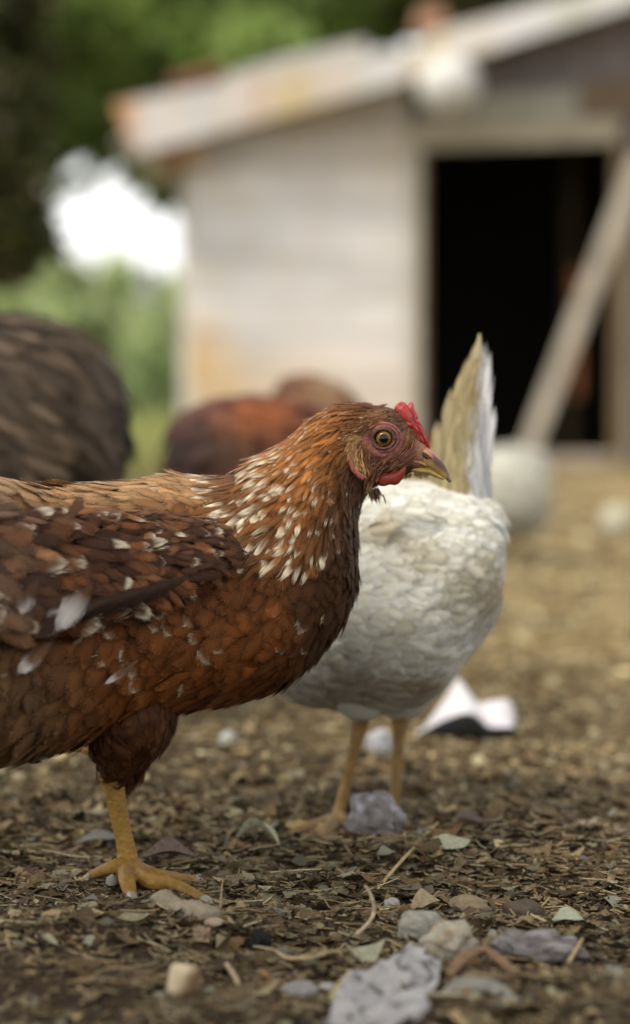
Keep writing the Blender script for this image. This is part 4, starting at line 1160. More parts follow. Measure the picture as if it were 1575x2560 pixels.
# ------------------------------------------------------------------ the other hens, out of focus
def hen(label, secs, Y, spec, n, thighs, legs, headpx, mat, bodycol, voxel=.005, tail=None, down=.2, mask=None, fine="plumage", jit=.16, ruffle=.5):
    L_ = Loft(secs)
    base = (float(W(thighs[0][0][0], 1500, Y)[0]) if thighs else float(W(secs[4][0], 1500, Y)[0]), Y, 0)
    h = empty("hen", base, label, "hen", "hens in the yard")
    gs = [L_.inset(.006).mesh(90, 48)]
    for (a, b, r0, r1, Yt) in thighs:
        gs.append(stube([W(a[0], a[1], Yt), W((a[0] + b[0]) / 2, (a[1] + b[1]) / 2, Yt), W(b[0], b[1], Yt)], [r0, (r0 + r1) * .6, r1], 16, 14))
    V, Fs = join(*gs); V, Fs = weld("body", V, Fs, voxel, 3)
    obj("body", V, Fs, mat, h, np.tile(np.array(bodycol), (len(V), 1)), np.zeros((len(V), 3)))
    geo, info = place(L_, n, .1, L_.n - 1.3, spec, rb, down=down, mask=mask, jit=jit, ruffle=ruffle)
    tag(feathers_obj(fine, geo, np.arange(len(info["L"])), mat, h), None, None, None, "stuff")
    for lg in legs: leg(h, *lg)
    if headpx:
        (hx, hy, Yh, sgn, rr, axis) = headpx
        # comb, beak, eyes
        ax = np.array([axis[0], 0, -axis[1]], float); ax /= np.linalg.norm(ax); upv = np.array([-ax[2], 0, ax[0]]) * (1 if ax[0] > 0 else -1)
        c = W(hx, hy, Yh)
        V, Fs = stube([c + ax * rr * .6, c + ax * rr * 1.3, c + ax * rr * 1.9 - upv * rr * .2], [rr * .45, rr * .3, rr * .05], 12, 10); obj("beak", V, Fs, M_BEAK, h, np.array([.38, .27, .09]))
        cv = [c + upv * rr * .8 + ax * rr * k * .3 for k in (-2, -1, 0, 1, 2)]
        V, Fs = join(*[sphere(p + upv * rr * .25, rr * .38, 10, 8, (.8, .35, 1.2)) for p in cv]); obj("comb", V, Fs, M_COMB, h, np.array([.45, .03, .025]))
        for s_ in (-1, 1):
            V, Fs = sphere(c + np.array([0, s_ * rr * .62, 0]) + ax * rr * .2 + upv * rr * .2, rr * .26, 14, 10); obj("eye", V, Fs, M_EYE, h, np.array([.02, .012, .006]))
            V, Fs = sphere(c + np.array([0, s_ * rr * .3, 0]) + ax * rr * .5 - upv * rr * .9, rr * .42, 10, 8, (.7, .35, 1.1)); obj("wattle", V, Fs, M_COMB, h, np.array([.45, .035, .025]))
    return h

def simple_spec(palette, L0, R0, tipmul=1.15, wd=.65, patches=None, lum=.12, lance=.35, lift=.08):
    pal = np.array(palette)
    def f(P, t, ph):
        n = len(P); a, b = PX(P)
        L = np.full(n, L0); base = pal[rb.integers(0, len(pal), n)] * rb.lognormal(0, lum, (n, 1))
        for (cx, cy, rx, ry, col, am) in (patches or []):
            k = np.clip(1.3 - np.hypot((a - cx) / rx, (b - cy) / ry), 0, 1)[:, None] * am
            base = lerp(base, col, k)
        return a, b, L, L * wd, np.full(n, lance), np.full(n, lift) + rb.normal(0, lift * .4, n), np.full(n, R0), base, np.minimum(base * tipmul, .85), np.full(n, .75)
    return f

# white hen behind the brown one
WY = 2.30
WS = [(1256, 1340, 1258, 1440, .02, WY), (1238, 1256, 1242, 1544, .07, WY), (1168, 1218, 1180, 1632, .10, WY), (1066, 1202, 1086, 1742, .115, WY, WY, .1), (955, 1200, 968, 1782, .115, WY, WY, .1), (820, 1220, 830, 1775, .112, WY), (722, 1265, 722, 1750, .09, WY),
      (632, 1335, 642, 1670, .07, WY), (562, 1425, 582, 1615, .045, WY), (505, 1500, 525, 1640, .032, WY), (455, 1580, 470, 1680, .025, WY), (415, 1640, 425, 1700, .012, WY)]
TAN_SHADE = [.37, .29, .14]  # shading of wing folds and belly, put into the white plumage colour
wspec = simple_spec([(.69, .68, .62), (.72, .71, .66), (.66, .64, .55)], .024, .0058, 1.02, .7,
    [(930, 1330, 70, 45, TAN_SHADE, .6), (1010, 1400, 85, 50, TAN_SHADE, .45), (1160, 1440, 80, 70, TAN_SHADE, .5), (1180, 1530, 70, 70, TAN_SHADE, .6), (1090, 1490, 60, 60, [.40, .37, .25], .7), (1230, 1500, 50, 60, TAN_SHADE, .5), (850, 1720, 170, 60, [.26, .18, .095], .7), (1010, 1730, 70, 50, [.28, .19, .10], .7), (920, 1600, 150, 70, [.42, .40, .29], .5)], .08, .2, .05)
LEGC = (.215, .130, .046)
def toeset(ax, ay, Ya, tips, r0, r1): return [([W(ax, ay, Ya), g3((ax * .45 + tx * .55), (ay * .4 + ty * .6), r1 * 2.0), g3(tx, ty, r1 * .9)], [r0, (r0 + r1) * .55, r1 * .7]) for tx, ty in tips]
wl = [((905, 1790), (845, 2040), WY - .02, WY - .01, [.009, .0056, .0054, .0062], toeset(845, 2044, WY - .01, [(706, 2092), (788, 2112), (872, 2066)], .007, .0045), [], LEGC, .0018),
      ((1000, 1780), (984, 2050), WY + .06, WY + .06, [.009, .0056, .0054, .0062], toeset(984, 2054, WY + .06, [(900, 2070), (955, 2088), (1020, 2062)], .007, .0045), [], LEGC, .0018)]
white = hen("white hen with upright cream shaded tail standing behind the brown hen, head hidden", WS, WY, wspec, 40000,
    [((900, 1690), (908, 1800), .045, .012, WY - .03), ((1005, 1690), (1002, 1795), .045, .012, WY + .05)], wl, (450, 1640, WY, -1, .022, (-.6, .8)), M_WHITEF, (.66, .64, .56), jit=.3, ruffle=.3)
# low folded wing line
# sections run shoulder to tip, so feathers flow the other way: reverse the list
LWH = Loft([(1222, 1430, 1205, 1500, .006, WY - .062), (1170, 1340, 1152, 1530, .010, WY - .082, WY - .085), (1080, 1280, 1070, 1530, .012, WY - .09, WY - .10), (960, 1290, 960, 1480, .010, WY - .094, WY - .10), (900, 1330, 900, 1380, .006, WY - .09)])
LWH.A[:, [1, 4]] += .012
geo, info = place(LWH, 9000, .7, 3.8, wspec, rb, down=.25, jit=.15, ruffle=.25, mask=lambda a, b, t, ph: ph < np.pi)
tag(feathers_obj("wing", geo, np.arange(len(info["L"])), M_WHITEF, white), None, None, None, "stuff")
LTL = Loft([(1194, 832, 1204, 838, .003, WY), (1178, 868, 1212, 884, .009, WY), (1150, 945, 1221, 958, .014, WY), (1120, 1035, 1226, 1048, .020, WY), (1092, 1125, 1226, 1132, .027, WY), (1072, 1205, 1232, 1212, .036, WY), (1070, 1300, 1236, 1300, .046, WY)])
def tail_col(a, b):  # tan left side: the tail's shade put into its colour
    edge = 1203 - (b - 840) * .055
    wv = np.clip((a - edge) / 16 + .5, 0, 1)[:, None]
    c = lerp(np.array([.40, .33, .185]), [.68, .67, .66], wv)
    mid = np.clip(1.2 - np.abs((a - (1160 - (b - 900) * .10)) / 20), 0, 1) * np.clip(1.3 - np.abs((b - 960) / 120), 0, 1)
    return lerp(c, [.26, .18, .08], mid[:, None] * .6)
def tail_spec(P, t, ph):
    n = len(P); a, b = PX(P); base = tail_col(a, b) * rb.lognormal(0, .06, (n, 1))
    return a, b, np.full(n, .045), np.full(n, .016), np.full(n, .3), np.full(n, .03), np.full(n, .009), base, base * 1.06, np.full(n, .8)
V, Fs = LTL.inset(.003).mesh(50, 28); a, b = PX(V)
obj("tail", V, Fs, M_WHITEF, white, tail_col(a, b), np.zeros((len(V), 3)))
geo, info = place(LTL, 4000, 2.6, 5.9, tail_spec, rb, jit=.05, ruffle=.1)
tag(feathers_obj("tail_plumage", geo, np.arange(len(info["L"])), M_WHITEF, white), None, None, None, "stuff")
for q, (a, b, w_, cc) in enumerate([((1150, 1200), (1182, 862), 46, (.44, .37, .22)), ((1172, 1200), (1199, 826), 40, (.46, .40, .26)), ((1130, 1200), (1164, 888), 48, (.40, .33, .185)), ((1112, 1200), (1136, 966), 50, (.42, .35, .20)), ((1192, 1200), (1211, 872), 30, (.68, .67, .66)), ((1202, 1200), (1219, 936), 30, (.68, .67, .66)), ((1206, 1220), (1226, 1010), 30, (.68, .67, .66)), ((1206, 1240), (1230, 1080), 30, (.68, .67, .66)), ((1098, 1220), (1106, 1050), 50, (.42, .35, .20))]):
    single("tail_feather", a, b, WY - .018, WY - .006, w_, cc, cc, .8, white, .2, M_WHITEF, nrm=(.05, -1, .05), barb=.12, lift=.0)

# white hen further back, by the doorway
Y2 = 5.6
S2 = [(1372, 1200, 1372, 1265, .01, Y2), (1358, 1140, 1360, 1318, .075, Y2), (1310, 1116, 1316, 1345, .11, Y2), (1245, 1115, 1250, 1350, .12, Y2), (1190, 1130, 1190, 1340, .11, Y2), (1140, 1160, 1140, 1320, .08, Y2), (1105, 1190, 1110, 1300, .05, Y2), (1085, 1230, 1095, 1300, .03, Y2), (1070, 1270, 1080, 1310, .02, Y2)]
hen("small blurred white hen crouching behind the other white one near the leaning plank", S2, Y2, simple_spec([(.52, .51, .44), (.49, .48, .41)], .05, .02), 3000, [((1225, 1320), (1228, 1356), .04, .012, Y2 - .03), ((1270, 1320), (1268, 1356), .04, .012, Y2 + .04)],
    [((1228, 1350), (1232, 1392), Y2 - .03, Y2 - .03, [.009, .008, .008], toeset(1232, 1393, Y2 - .03, [(1212, 1400), (1224, 1404), (1240, 1403)], .007, .005), [], LEGC, .003), ((1268, 1350), (1270, 1388), Y2 + .04, Y2 + .04, [.009, .008, .008], toeset(1270, 1389, Y2 + .04, [(1250, 1396), (1262, 1399), (1280, 1398)], .007, .005), [], LEGC, .003)],
    (1072, 1288, Y2, -1, .022, (-.6, .8)), M_WHITEF, (.62, .60, .52), .008)

# red-brown hen behind the brown hen's back
Y3 = 3.5
S3 = [(412, 1150, 412, 1230, .02, Y3), (438, 1050, 440, 1340, .07, Y3), (520, 1000, 530, 1420, .105, Y3), (620, 985, 650, 1450, .115, Y3), (710, 992, 760, 1420, .10, Y3), (780, 1010, 830, 1340, .08, Y3), (840, 1050, 880, 1290, .055, Y3), (890, 1110, 915, 1270, .038, Y3), (930, 1180, 945, 1280, .028, Y3), (965, 1240, 975, 1295, .015, Y3)]
s3 = simple_spec([(.06, .019, .011), (.075, .024, .013)], .045, .017, 1.2, .65, [(700, 1040, 110, 60, [.19, .060, .020], .95), (550, 1020, 60, 26, [.13, .055, .042], .8), (470, 1110, 150, 110, [.018, .009, .007], .95), (560, 1130, 90, 60, [.014, .007, .005], .8), (640, 1110, 60, 40, [.09, .042, .016], .6)], .1)
hen("dark red hen just behind the back of the sharp brown hen", S3, Y3, s3, 6000, [((600, 1380), (598, 1470), .05, .014, Y3 - .05), ((660, 1380), (664, 1470), .05, .014, Y3 + .05)],
    [((598, 1462), (612, 1650), Y3 - .05, Y3 - .05, [.010, .008, .009], toeset(612, 1652, Y3 - .05, [(690, 1692), (640, 1704), (580, 1668)], .007, .005), [], (.36, .21, .06), .003), ((664, 1462), (676, 1605), Y3 + .05, Y3 + .05, [.010, .008, .009], toeset(676, 1607, Y3 + .05, [(740, 1640), (700, 1650), (650, 1622)], .007, .005), [], (.36, .21, .06), .003)],
    (950, 1238, Y3, 1, .022, (.6, .8)), M_FEATHER, (.07, .028, .016), .006)
# tan hen behind it
Y4 = 4.1
S4 = [(676, 1030, 676, 1090, .02, Y4), (694, 965, 696, 1180, .07, Y4), (742, 936, 750, 1260, .10, Y4), (805, 940, 816, 1280, .11, Y4), (870, 975, 890, 1260, .095, Y4), (930, 1040, 950, 1220, .07, Y4), (980, 1085, 990, 1190, .04, Y4), (1020, 1100, 1024, 1160, .026, Y4), (1050, 1112, 1052, 1140, .012, Y4)]
s4 = simple_spec([(.10, .040, .018), (.13, .058, .028)], .045, .018, 1.2, .65, [(735, 970, 60, 30, [.065, .027, .012], .85), (700, 1010, 30, 60, [.05, .022, .012], .85), (760, 1030, 30, 25, [.09, .045, .028], .75), (860, 1000, 70, 40, [.28, .18, .10], .8)], .1)
hen("tan hen partly hidden behind the dark red hen, nearest the shed wall", S4, Y4, s4, 4000, [((800, 1240), (800, 1330), .05, .013, Y4 - .05), ((850, 1240), (850, 1330), .05, .013, Y4 + .05)],
    [((800, 1322), (808, 1545), Y4 - .05, Y4 - .05, [.010, .008, .009], toeset(808, 1547, Y4 - .05, [(870, 1580), (830, 1590), (780, 1566)], .007, .005), [], (.36, .21, .06), .003), ((850, 1322), (858, 1520), Y4 + .05, Y4 + .05, [.010, .008, .009], toeset(858, 1522, Y4 + .05, [(910, 1552), (880, 1560), (835, 1540)], .007, .005), [], (.36, .21, .06), .003)],
    (1030, 1128, Y4, 1, .020, (.8, .5)), M_FEATHER, (.2, .11, .06), .007)
# big dark hen at the left edge
Y5 = 2.95
S5 = [(318, 1040, 318, 1100, .02, Y5), (290, 935, 294, 1210, .085, Y5), (232, 860, 236, 1330, .125, Y5), (150, 805, 152, 1440, .145, Y5), (40, 785, 42, 1500, .15, Y5), (-90, 785, -90, 1510, .145, Y5), (-220, 800, -215, 1460, .12, Y5), (-330, 790, -290, 1330, .09, Y5), (-400, 720, -350, 1120, .065, Y5), (-435, 620, -380, 920, .045, Y5), (-455, 560, -410, 760, .034, Y5), (-490, 540, -470, 680, .026, Y5), (-530, 580, -525, 650, .012, Y5)]
def s5(P, t, ph):
    n = len(P); a, b = PX(P)
    L = np.full(n, .07); base = np.array([(.055, .037, .023), (.070, .049, .032), (.036, .024, .014)])[rb.integers(0, 3, n)] * rb.lognormal(0, .25, (n, 1))
    dk = np.clip((a - 225) / 70, 0, 1) * np.clip((b - 950) / 60, 0, 1); base = lerp(base, [.011, .009, .005], dk[:, None] * .85)
    st_ = vnoise(a / 34, b / 190, 3)[:, None]; base = base * (.6 + .8 * st_)
    pale = np.clip(1.2 - np.hypot((a - 185) / 36, (b - 990) / 85), 0, 1)[:, None]; base = lerp(base, [.085, .062, .048], pale * .8)
    p2 = np.clip(1.2 - np.hypot((a - 268) / 22, (b - 890) / 22), 0, 1)[:, None]; base = lerp(base, [.17, .155, .15], p2 * .8)
    return a, b, L, L * .28, np.full(n, .7), np.full(n, .10), np.full(n, .014), base, base * 1.15, np.full(n, .75)
hen("large dark grey-brown hen cut off by the left edge of the picture", S5, Y5, s5, 9000, [((60, 1420), (70, 1580), .06, .016, Y5 - .06), ((130, 1420), (140, 1580), .06, .016, Y5 + .06)],
    [((70, 1570), (84, 1790), Y5 - .06, Y5 - .06, [.012, .009, .010], toeset(84, 1792, Y5 - .06, [(0, 1830), (40, 1850), (100, 1815)], .008, .005), [], (.34, .2, .06), .003), ((140, 1570), (150, 1730), Y5 + .06, Y5 + .06, [.012, .009, .010], toeset(150, 1732, Y5 + .06, [(80, 1768), (120, 1780), (170, 1755)], .008, .005), [], (.34, .2, .06), .003)],
    (-490, 612, Y5, -1, .026, (-1, .1)), M_FEATHER, (.05, .035, .026), .007, down=.9)

# ------------------------------------------------------------------ litter and stones on the ground
rl = np.random.default_rng(5)
def flakes(x, y, size, asp, cols, rng, tilt=.35, lift=.002, K=7):
    n = len(x)
    ang = np.linspace(0, 2 * np.pi, K, endpoint=False)[None] + rng.uniform(-.25, .25, (n, K))
    rad = rng.uniform(.55, 1.1, (n, K))
    lx = np.cos(ang) * rad * size[:, None] * .5; ly = np.sin(ang) * rad * size[:, None] * .5 * asp[:, None]
    curl = rng.uniform(-.5, .9, n)[:, None]
    lz = curl * (lx ** 2) / size[:, None] * 1.3 + rng.normal(0, .06, (n, K)) * size[:, None]
    C = np.zeros((n, 1)); lx = np.concatenate([lx, C], 1); ly = np.concatenate([ly, C], 1); lz = np.concatenate([lz, C + rng.normal(0, .05, (n, 1)) * size[:, None]], 1)
    yaw = rng.uniform(0, 2 * np.pi, n)[:, None]; tx = rng.normal(0, tilt, n)[:, None]
    y2 = ly * np.cos(tx) - lz * np.sin(tx); z2 = ly * np.sin(tx) + lz * np.cos(tx)
    X = lx * np.cos(yaw) - y2 * np.sin(yaw); Y_ = lx * np.sin(yaw) + y2 * np.cos(yaw)
    zmin = z2.min(1, keepdims=True)
    Z = z2 - zmin * .75 + gh(x, y)[:, None] + lift * rng.random((n, 1))
    V = np.stack([X + x[:, None], Y_ + y[:, None], Z], -1)
    t = np.array([(K, i, (i + 1) % K) for i in range(K)])
    off = (np.arange(n) * (K + 1))[:, None, None]
    return V.reshape(-1, 3), (t[None] + off).reshape(-1, 3), np.repeat(cols, K + 1, 0)
def straws(x, y, L, r, cols, rng, lift=.004, tilt=.12):
    n = len(x); yaw = rng.uniform(0, np.pi, n); bend = rng.normal(0, .12, n) * L
    D = np.stack([np.cos(yaw), np.sin(yaw), rng.normal(0, tilt, n)], -1); Sd = np.stack([-np.sin(yaw), np.cos(yaw), 0 * yaw], -1)
    c0 = np.stack([x, y, gh(x, y) + r + lift * rng.random(n)], -1)
    V = []
    for s in (-.5, 0, .5):
        c = c0 + D * (s * L)[:, None] + Sd * (bend * (.25 - s * s) * 2)[:, None]
        for a in (0, 2.1, 4.2): V.append(c + Sd * (math.cos(a) * r)[:, None] + np.array([0, 0, 1.0]) * (math.sin(a) * r)[:, None])
    V = np.stack(V, 1); f = []
    for k in (0, 1):
        for a in range(3): f.append((k * 3 + a, k * 3 + (a + 1) % 3, k * 3 + 3 + (a + 1) % 3, k * 3 + 3 + a))
    off = (np.arange(n) * 9)[:, None, None]
    return V.reshape(-1, 3), (np.array(f)[None] + off).reshape(-1, 4), np.repeat(cols, 9, 0)
def crumbs(x, y, size, cols, rng):
    n = len(x)
    o6 = np.array([(1, 0, 0), (-1, 0, 0), (0, 1, 0), (0, -1, 0), (0, 0, 1), (0, 0, -1)], float)
    J = o6[None] * rng.uniform(.5, 1.1, (n, 6, 1)) + rng.normal(0, .15, (n, 6, 3))
    V = J * size[:, None, None] * .5 + np.stack([x, y, gh(x, y) + size * .15], -1)[:, None]
    f = np.array([(0, 2, 4), (2, 1, 4), (1, 3, 4), (3, 0, 4), (2, 0, 5), (1, 2, 5), (3, 1, 5), (0, 3, 5)])
    off = (np.arange(n) * 6)[:, None, None]
    return V.reshape(-1, 3), (f[None] + off).reshape(-1, 3), np.repeat(cols, 6, 0)
PAL = np.array([(.085, .058, .034), (.12, .085, .050), (.17, .125, .075), (.23, .175, .105), (.055, .038, .024), (.14, .12, .095), (.20, .19, .14), (.30, .245, .155), (.18, .11, .055)])
PAL = PAL * np.array([.64, .61, .52])
PALW = np.array([.2, .2, .15, .09, .14, .08, .06, .03, .05]); PALW = PALW / PALW.sum()
FARP = np.array([(.30, .235, .13), (.36, .30, .18), (.22, .17, .095), (.17, .12, .07), (.40, .36, .25), (.26, .24, .16)])
FARP = FARP * np.array([.86, .83, .72])
def scat(n, y0, y1, rng, wide=.145, pw=1.0):
    y = y0 + (y1 - y0) * rng.random(n) ** pw
    return rng.uniform(-1, 1, n) * (wide * y + .05), y
def bare(x, y):           # trodden bare patch in front on the left
    a, b = PX(np.stack([x, y, 0 * x], -1))
    return np.clip((640 - a) / 350, 0, 1) * np.clip((b - 2330) / 90, 0, 1) * .8 + np.clip((a - 1450) / 100, 0, 1) * .2
FEET = [G(*q) for q in ((325, 2215), (390, 2225), (460, 2240), (331, 2245), (250, 2190), (720, 2092), (790, 2085), (845, 2070), (860, 2062), (950, 2085), (990, 2070))]
def sz_keep(x, y, s1):      # larger scraps do not lie over the toes
    d = np.min([np.hypot(x - q[0], (y - q[1])) for q in FEET], 0)
    return d > min(s1, .02) * .9
gs, cs = [], []
def add(v, f, c): gs.append((v, [f])); cs.append(c)
for n, y0, y1, s0, s1, pal, pw_ in ((30000, 1.5, 2.35, .003, .010, PAL, PALW), (13000, 1.5, 2.5, .009, .022, np.concatenate([PAL, PAL * 1.4]), None), (4600, 1.5, 2.7, .015, .036, PAL * 1.1, PALW), (15000, 2.3, 3.4, .008, .028, np.concatenate([PAL, FARP]), None), (9000, 3.3, 5.5, .012, .035, FARP, None), (7000, 5.2, 10.5, .02, .05, FARP, None)):
    x, y = scat(n, y0, y1, rl); k = (rl.random(n) > bare(x, y)) & (sz_keep(x, y, s1)) & (rl.random(n) < .35 + 1.1 * vnoise(x * 7, y * 7, 31) * vnoise(x * 19, y * 19, 32) * 1.6); x, y = x[k], y[k]; n = len(x)
    sz = s0 + (s1 - s0) * rl.random(n) ** 1.8
    c = pal[rl.choice(len(pal), n, p=pw_)] * rl.lognormal(0, .22, (n, 1)) * (.65 + .7 * vnoise(x * 9, y * 9, 33))[:, None]
    v, f, cc = flakes(x, y, sz, rl.uniform(.14, .68, n), c, rl); add(v, f, cc)
# the litter thins out to both sides
for n, s0, s1, pal in ((16000, .008, .026, PAL), (9000, .012, .036, np.concatenate([PAL, FARP]))):
    y = 1.0 + 5.0 * rl.random(n) ** 1.3; m = rl.exponential(.55, n); sg_ = np.where(rl.random(n) < .5, -1, 1)
    x = sg_ * (.14 * y + .03 + m); k = (np.abs(x) < 3.2) & (rl.random(n) < .5 + .8 * (vnoise(x * 6, y * 6, 31) - .3)); x, y = x[k], y[k]; n = len(x)
    v, f, cc = flakes(x, y, s0 + (s1 - s0) * rl.random(n) ** 1.8, rl.uniform(.14, .68, n), pal[rl.integers(0, len(pal), n)] * rl.lognormal(0, .22, (n, 1)), rl); add(v, f, cc)
n = 5000; x = rl.uniform(-1.6, 1.6, n); y = rl.uniform(.9, 1.55, n)
v, f, cc = flakes(x, y, rl.uniform(.006, .022, n), rl.uniform(.14, .68, n), PAL[rl.integers(0, len(PAL), n)], rl); add(v, f, cc)
o = obj("leaf_litter", *join(*gs), M_LITTER, None, np.concatenate(cs), smooth=False); tag(o, "brown litter of broken leaves and bark covering the yard soil", "litter", None, "stuff")
gs, cs = [], []
for n, y0, y1, l0, l1, r_ in ((9000, 1.5, 2.6, .004, .018, .0007), (2600, 1.5, 2.5, .008, .04, .0008), (2200, 2.3, 3.6, .015, .06, .0011), (1500, 3.4, 7, .03, .09, .002)):
    x, y = scat(n, y0, y1, rl); k = rl.random(n) > bare(x, y) * .8; x, y = x[k], y[k]; n = len(x)
    c = np.array([(.30, .22, .11), (.24, .175, .09), (.36, .29, .17), (.17, .12, .065)])[rl.integers(0, 4, n)] * .62 * rl.lognormal(0, .2, (n, 1))
    v, f, cc = straws(x, y, rl.uniform(l0, l1, n), r_ * rl.uniform(.6, 1.3, n), c, rl); add(v, f, cc)
o = obj("straw_litter", *join(*gs), M_LITTER, None, np.concatenate(cs), smooth=False); tag(o, "thin broken straw strewn through the leaf litter", "straw", None, "stuff")
gs, cs = [], []
for n, y0, y1, s0, s1 in ((24000, 1.45, 2.3, .001, .0042), (700, 1.5, 3.2, .005, .009)):
    x, y = scat(n, y0, y1, rl)
    c = np.array([(.07, .046, .027), (.10, .068, .04), (.05, .034, .02), (.14, .11, .075)])[rl.integers(0, 4, n)] * .62 * rl.lognormal(0, .2, (n, 1))
    v, f, cc = crumbs(x, y, s0 + (s1 - s0) * rl.random(n) ** 2, c, rl); add(v, f, cc)
o = obj("soil_crumbs", *join(*gs), M_LITTER, None, np.concatenate(cs), smooth=False); tag(o, "fine dark crumbs of soil between the leaves", "soil", None, "stuff")

# single leaves, stalks and pebbles one can pick out
def leaf_mesh(k):
    rng = np.random.default_rng(100 + k)
    s = np.linspace(0, 1, 7); w = np.sin(np.pi * s ** (.7 + .5 * rng.random())) ** 1.4 * (.22 + .2 * rng.random()) * (1 + rng.normal(0, .18, 7)); w[0] = .02; w[-1] = .01
    V = []
    cu, cm = rng.uniform(-.9, 1.2), rng.uniform(-.2, .9)
    for a, b in zip(s, w):
        for e in (-1, 0, 1): V.append((a - .5, e * b * (1 + rng.normal(0, .12)), cu * (a - .5) ** 2 + cm * abs(e) * b + rng.normal(0, .012)))
    V = np.array(V); V[:, 2] -= V[:, 2].min()
    i = np.arange(21).reshape(7, 3); q = np.stack([i[:-1, :-1], i[:-1, 1:], i[1:, 1:], i[1:, :-1]], -1).reshape(-1, 4)
    return V, [q]
LCOL = [(.22, .175, .10), (.17, .12, .065), (.25, .23, .165), (.13, .095, .06), (.30, .25, .16), (.20, .20, .145)]
lm = []
for k in range(12):
    V, Fs = leaf_mesh(k); me = make_mesh("dry_leaf", V, Fs, np.array(LCOL[k % 6]) * .85, None, False); me.materials.append(M_LITTER); lm.append(me)
avoid = [(325, 2200, 150), (950, 2470, 170), (1090, 2330, 110), (1340, 2360, 140), (465, 2270, 110), (460, 2450, 70), (940, 2045, 90)]
def free_spot(x0=20, x1=1560, y0=1950, y1=2540):
    while True:
        px, py = rl.uniform(x0, x1), rl.uniform(y0, y1)
        if all((px - a) ** 2 + ((py - b) * 2) ** 2 > r * r for a, b, r in avoid): return px, py
def put(name, me, px, py, sc, rot, label, cat, group, dz=.0):
    p = G(px, py); o = bpy.data.objects.new(name, me); COL.objects.link(o)
    o.location = (p[0], p[1], float(gh(p[0], p[1])) + dz); o.rotation_euler = rot; o.scale = sc
    return tag(o, label, cat, group)
MARKS = [(325, 2200, "the yellow foot"), (470, 2290, "the grey knobbly root"), (650, 2350, "the black charred lump"), (450, 2460, "the cream chunk"), (752, 2450, "the flat purple-grey stone"), (950, 2480, "the crumpled grey sheet"), (1120, 2350, "the rough pale stone"),
         (1345, 2370, "the purple-grey clod"), (1308, 2250, "the dark brown stone"), (920, 2060, "the blurred grey stone"), (1020, 2170, "the thick yellow straw"), (1165, 1830, "the white plastic"), (1200, 2500, "the smooth flat stick"), (560, 2360, "the tan nodule"), (915, 2330, "the hooked pale straw")]
PLACED = {}
ORD = ["", "second ", "third ", "fourth ", "fifth ", "sixth ", "seventh ", "eighth ", "ninth ", "tenth "]
def spot_label(o, tone, what, px, py, group):
    m = min(MARKS, key=lambda q: (q[0] - px) ** 2 + ((q[1] - py) * 2) ** 2)
    dx, dy = px - m[0], (py - m[1]) * 2
    side = ("right of" if dx > 0 else "left of") if abs(dx) > abs(dy) else ("in front of" if dy > 0 else "behind")
    PLACED.setdefault((tone, what, side, m[2]), []).append((dx * dx + dy * dy, o))
def settle_labels():
    for (tone, what, side, mark), lst in PLACED.items():
        lst.sort(key=lambda q: q[0])
        for k, (_, o) in enumerate(lst):
            o["label"] = f"{tone} {what} lying {side} {mark}" if len(lst) == 1 else f"{tone} {what} lying {side} {mark}, {ORD[min(k, 9)]}nearest to it"
LT_ = ["tan", "brown", "pale grey", "dark brown", "cream tan", "greenish grey"]
for k in range(110):
    px, py = free_spot(120 if k % 3 else 420); s = rl.uniform(.010, .024) * (1.25 if py < 2200 else 1)
    o = put("dry_leaf", lm[k % 12], px, py, (s, s, s), (rl.normal(0, .3), rl.normal(0, .3), rl.uniform(0, 6.3)), "leaf", "leaf", "dry leaves on the litter", .003)
    spot_label(o, LT_[k % 6], "leaf fragment", px, py, None)
sm = []
for k in range(8):
    V, Fs = stube([(-.5, 0, 0), (-.15, rl.normal(0, .05), 0), (.2, rl.normal(0, .05), .02), (.5, rl.normal(0, .06), rl.uniform(0, .12))], [.022, .026, .024, .016], 10, 6)
    me = make_mesh("straw_stalk", V, Fs, np.array([(.38, .29, .16), (.30, .22, .11), (.42, .35, .22), (.26, .17, .08)][k % 4]) * .85, None, True); me.materials.append(M_LITTER); sm.append(me)
ST_ = ["tan", "brownish", "pale", "rusty brown"]
for k in range(70):
    px, py = free_spot(150); s = rl.uniform(.018, .05); w_ = rl.uniform(.6, 1.1) * .035
    o = put("straw_stalk", sm[k % 8], px, py, (s, w_, w_), (0, rl.normal(0, .08), rl.uniform(0, 3.14)), "stalk", "stalk", "straw stalks on the litter", .005)
    spot_label(o, ST_[k % 4], ("short" if s < .034 else "long") + " straw stalk", px, py, None)
def rock_geo(seed, sub=3, rough=.35, freq=1.6):
    bm = bmesh.new(); bmesh.ops.create_icosphere(bm, subdivisions=sub, radius=1.0)
    V = np.array([v.co[:] for v in bm.verts]); Fs = [[tuple(v.index for v in f.verts) for f in bm.faces]]; bm.free()
    off = Vector((seed * 3.7, seed * 1.3, seed * 7.1))
    d = np.array([1 + rough * mnoise.noise(Vector(v) * freq + off) + rough * .4 * mnoise.noise(Vector(v) * freq * 2.7 + off) + rough * .18 * mnoise.noise(Vector(v) * freq * 6.5 + off) for v in V])
    return V * d[:, None], Fs
pm = []
for k in range(6):
    V, Fs = rock_geo(50 + k, 2, .4); me = make_mesh("pebble", V, Fs, np.array([(.28, .25, .20), (.20, .17, .13), (.38, .37, .34), (.24, .20, .14), (.16, .13, .10), (.33, .29, .21)][k]) * .6, None, True); me.materials.append(M_ROCK); pm.append(me)
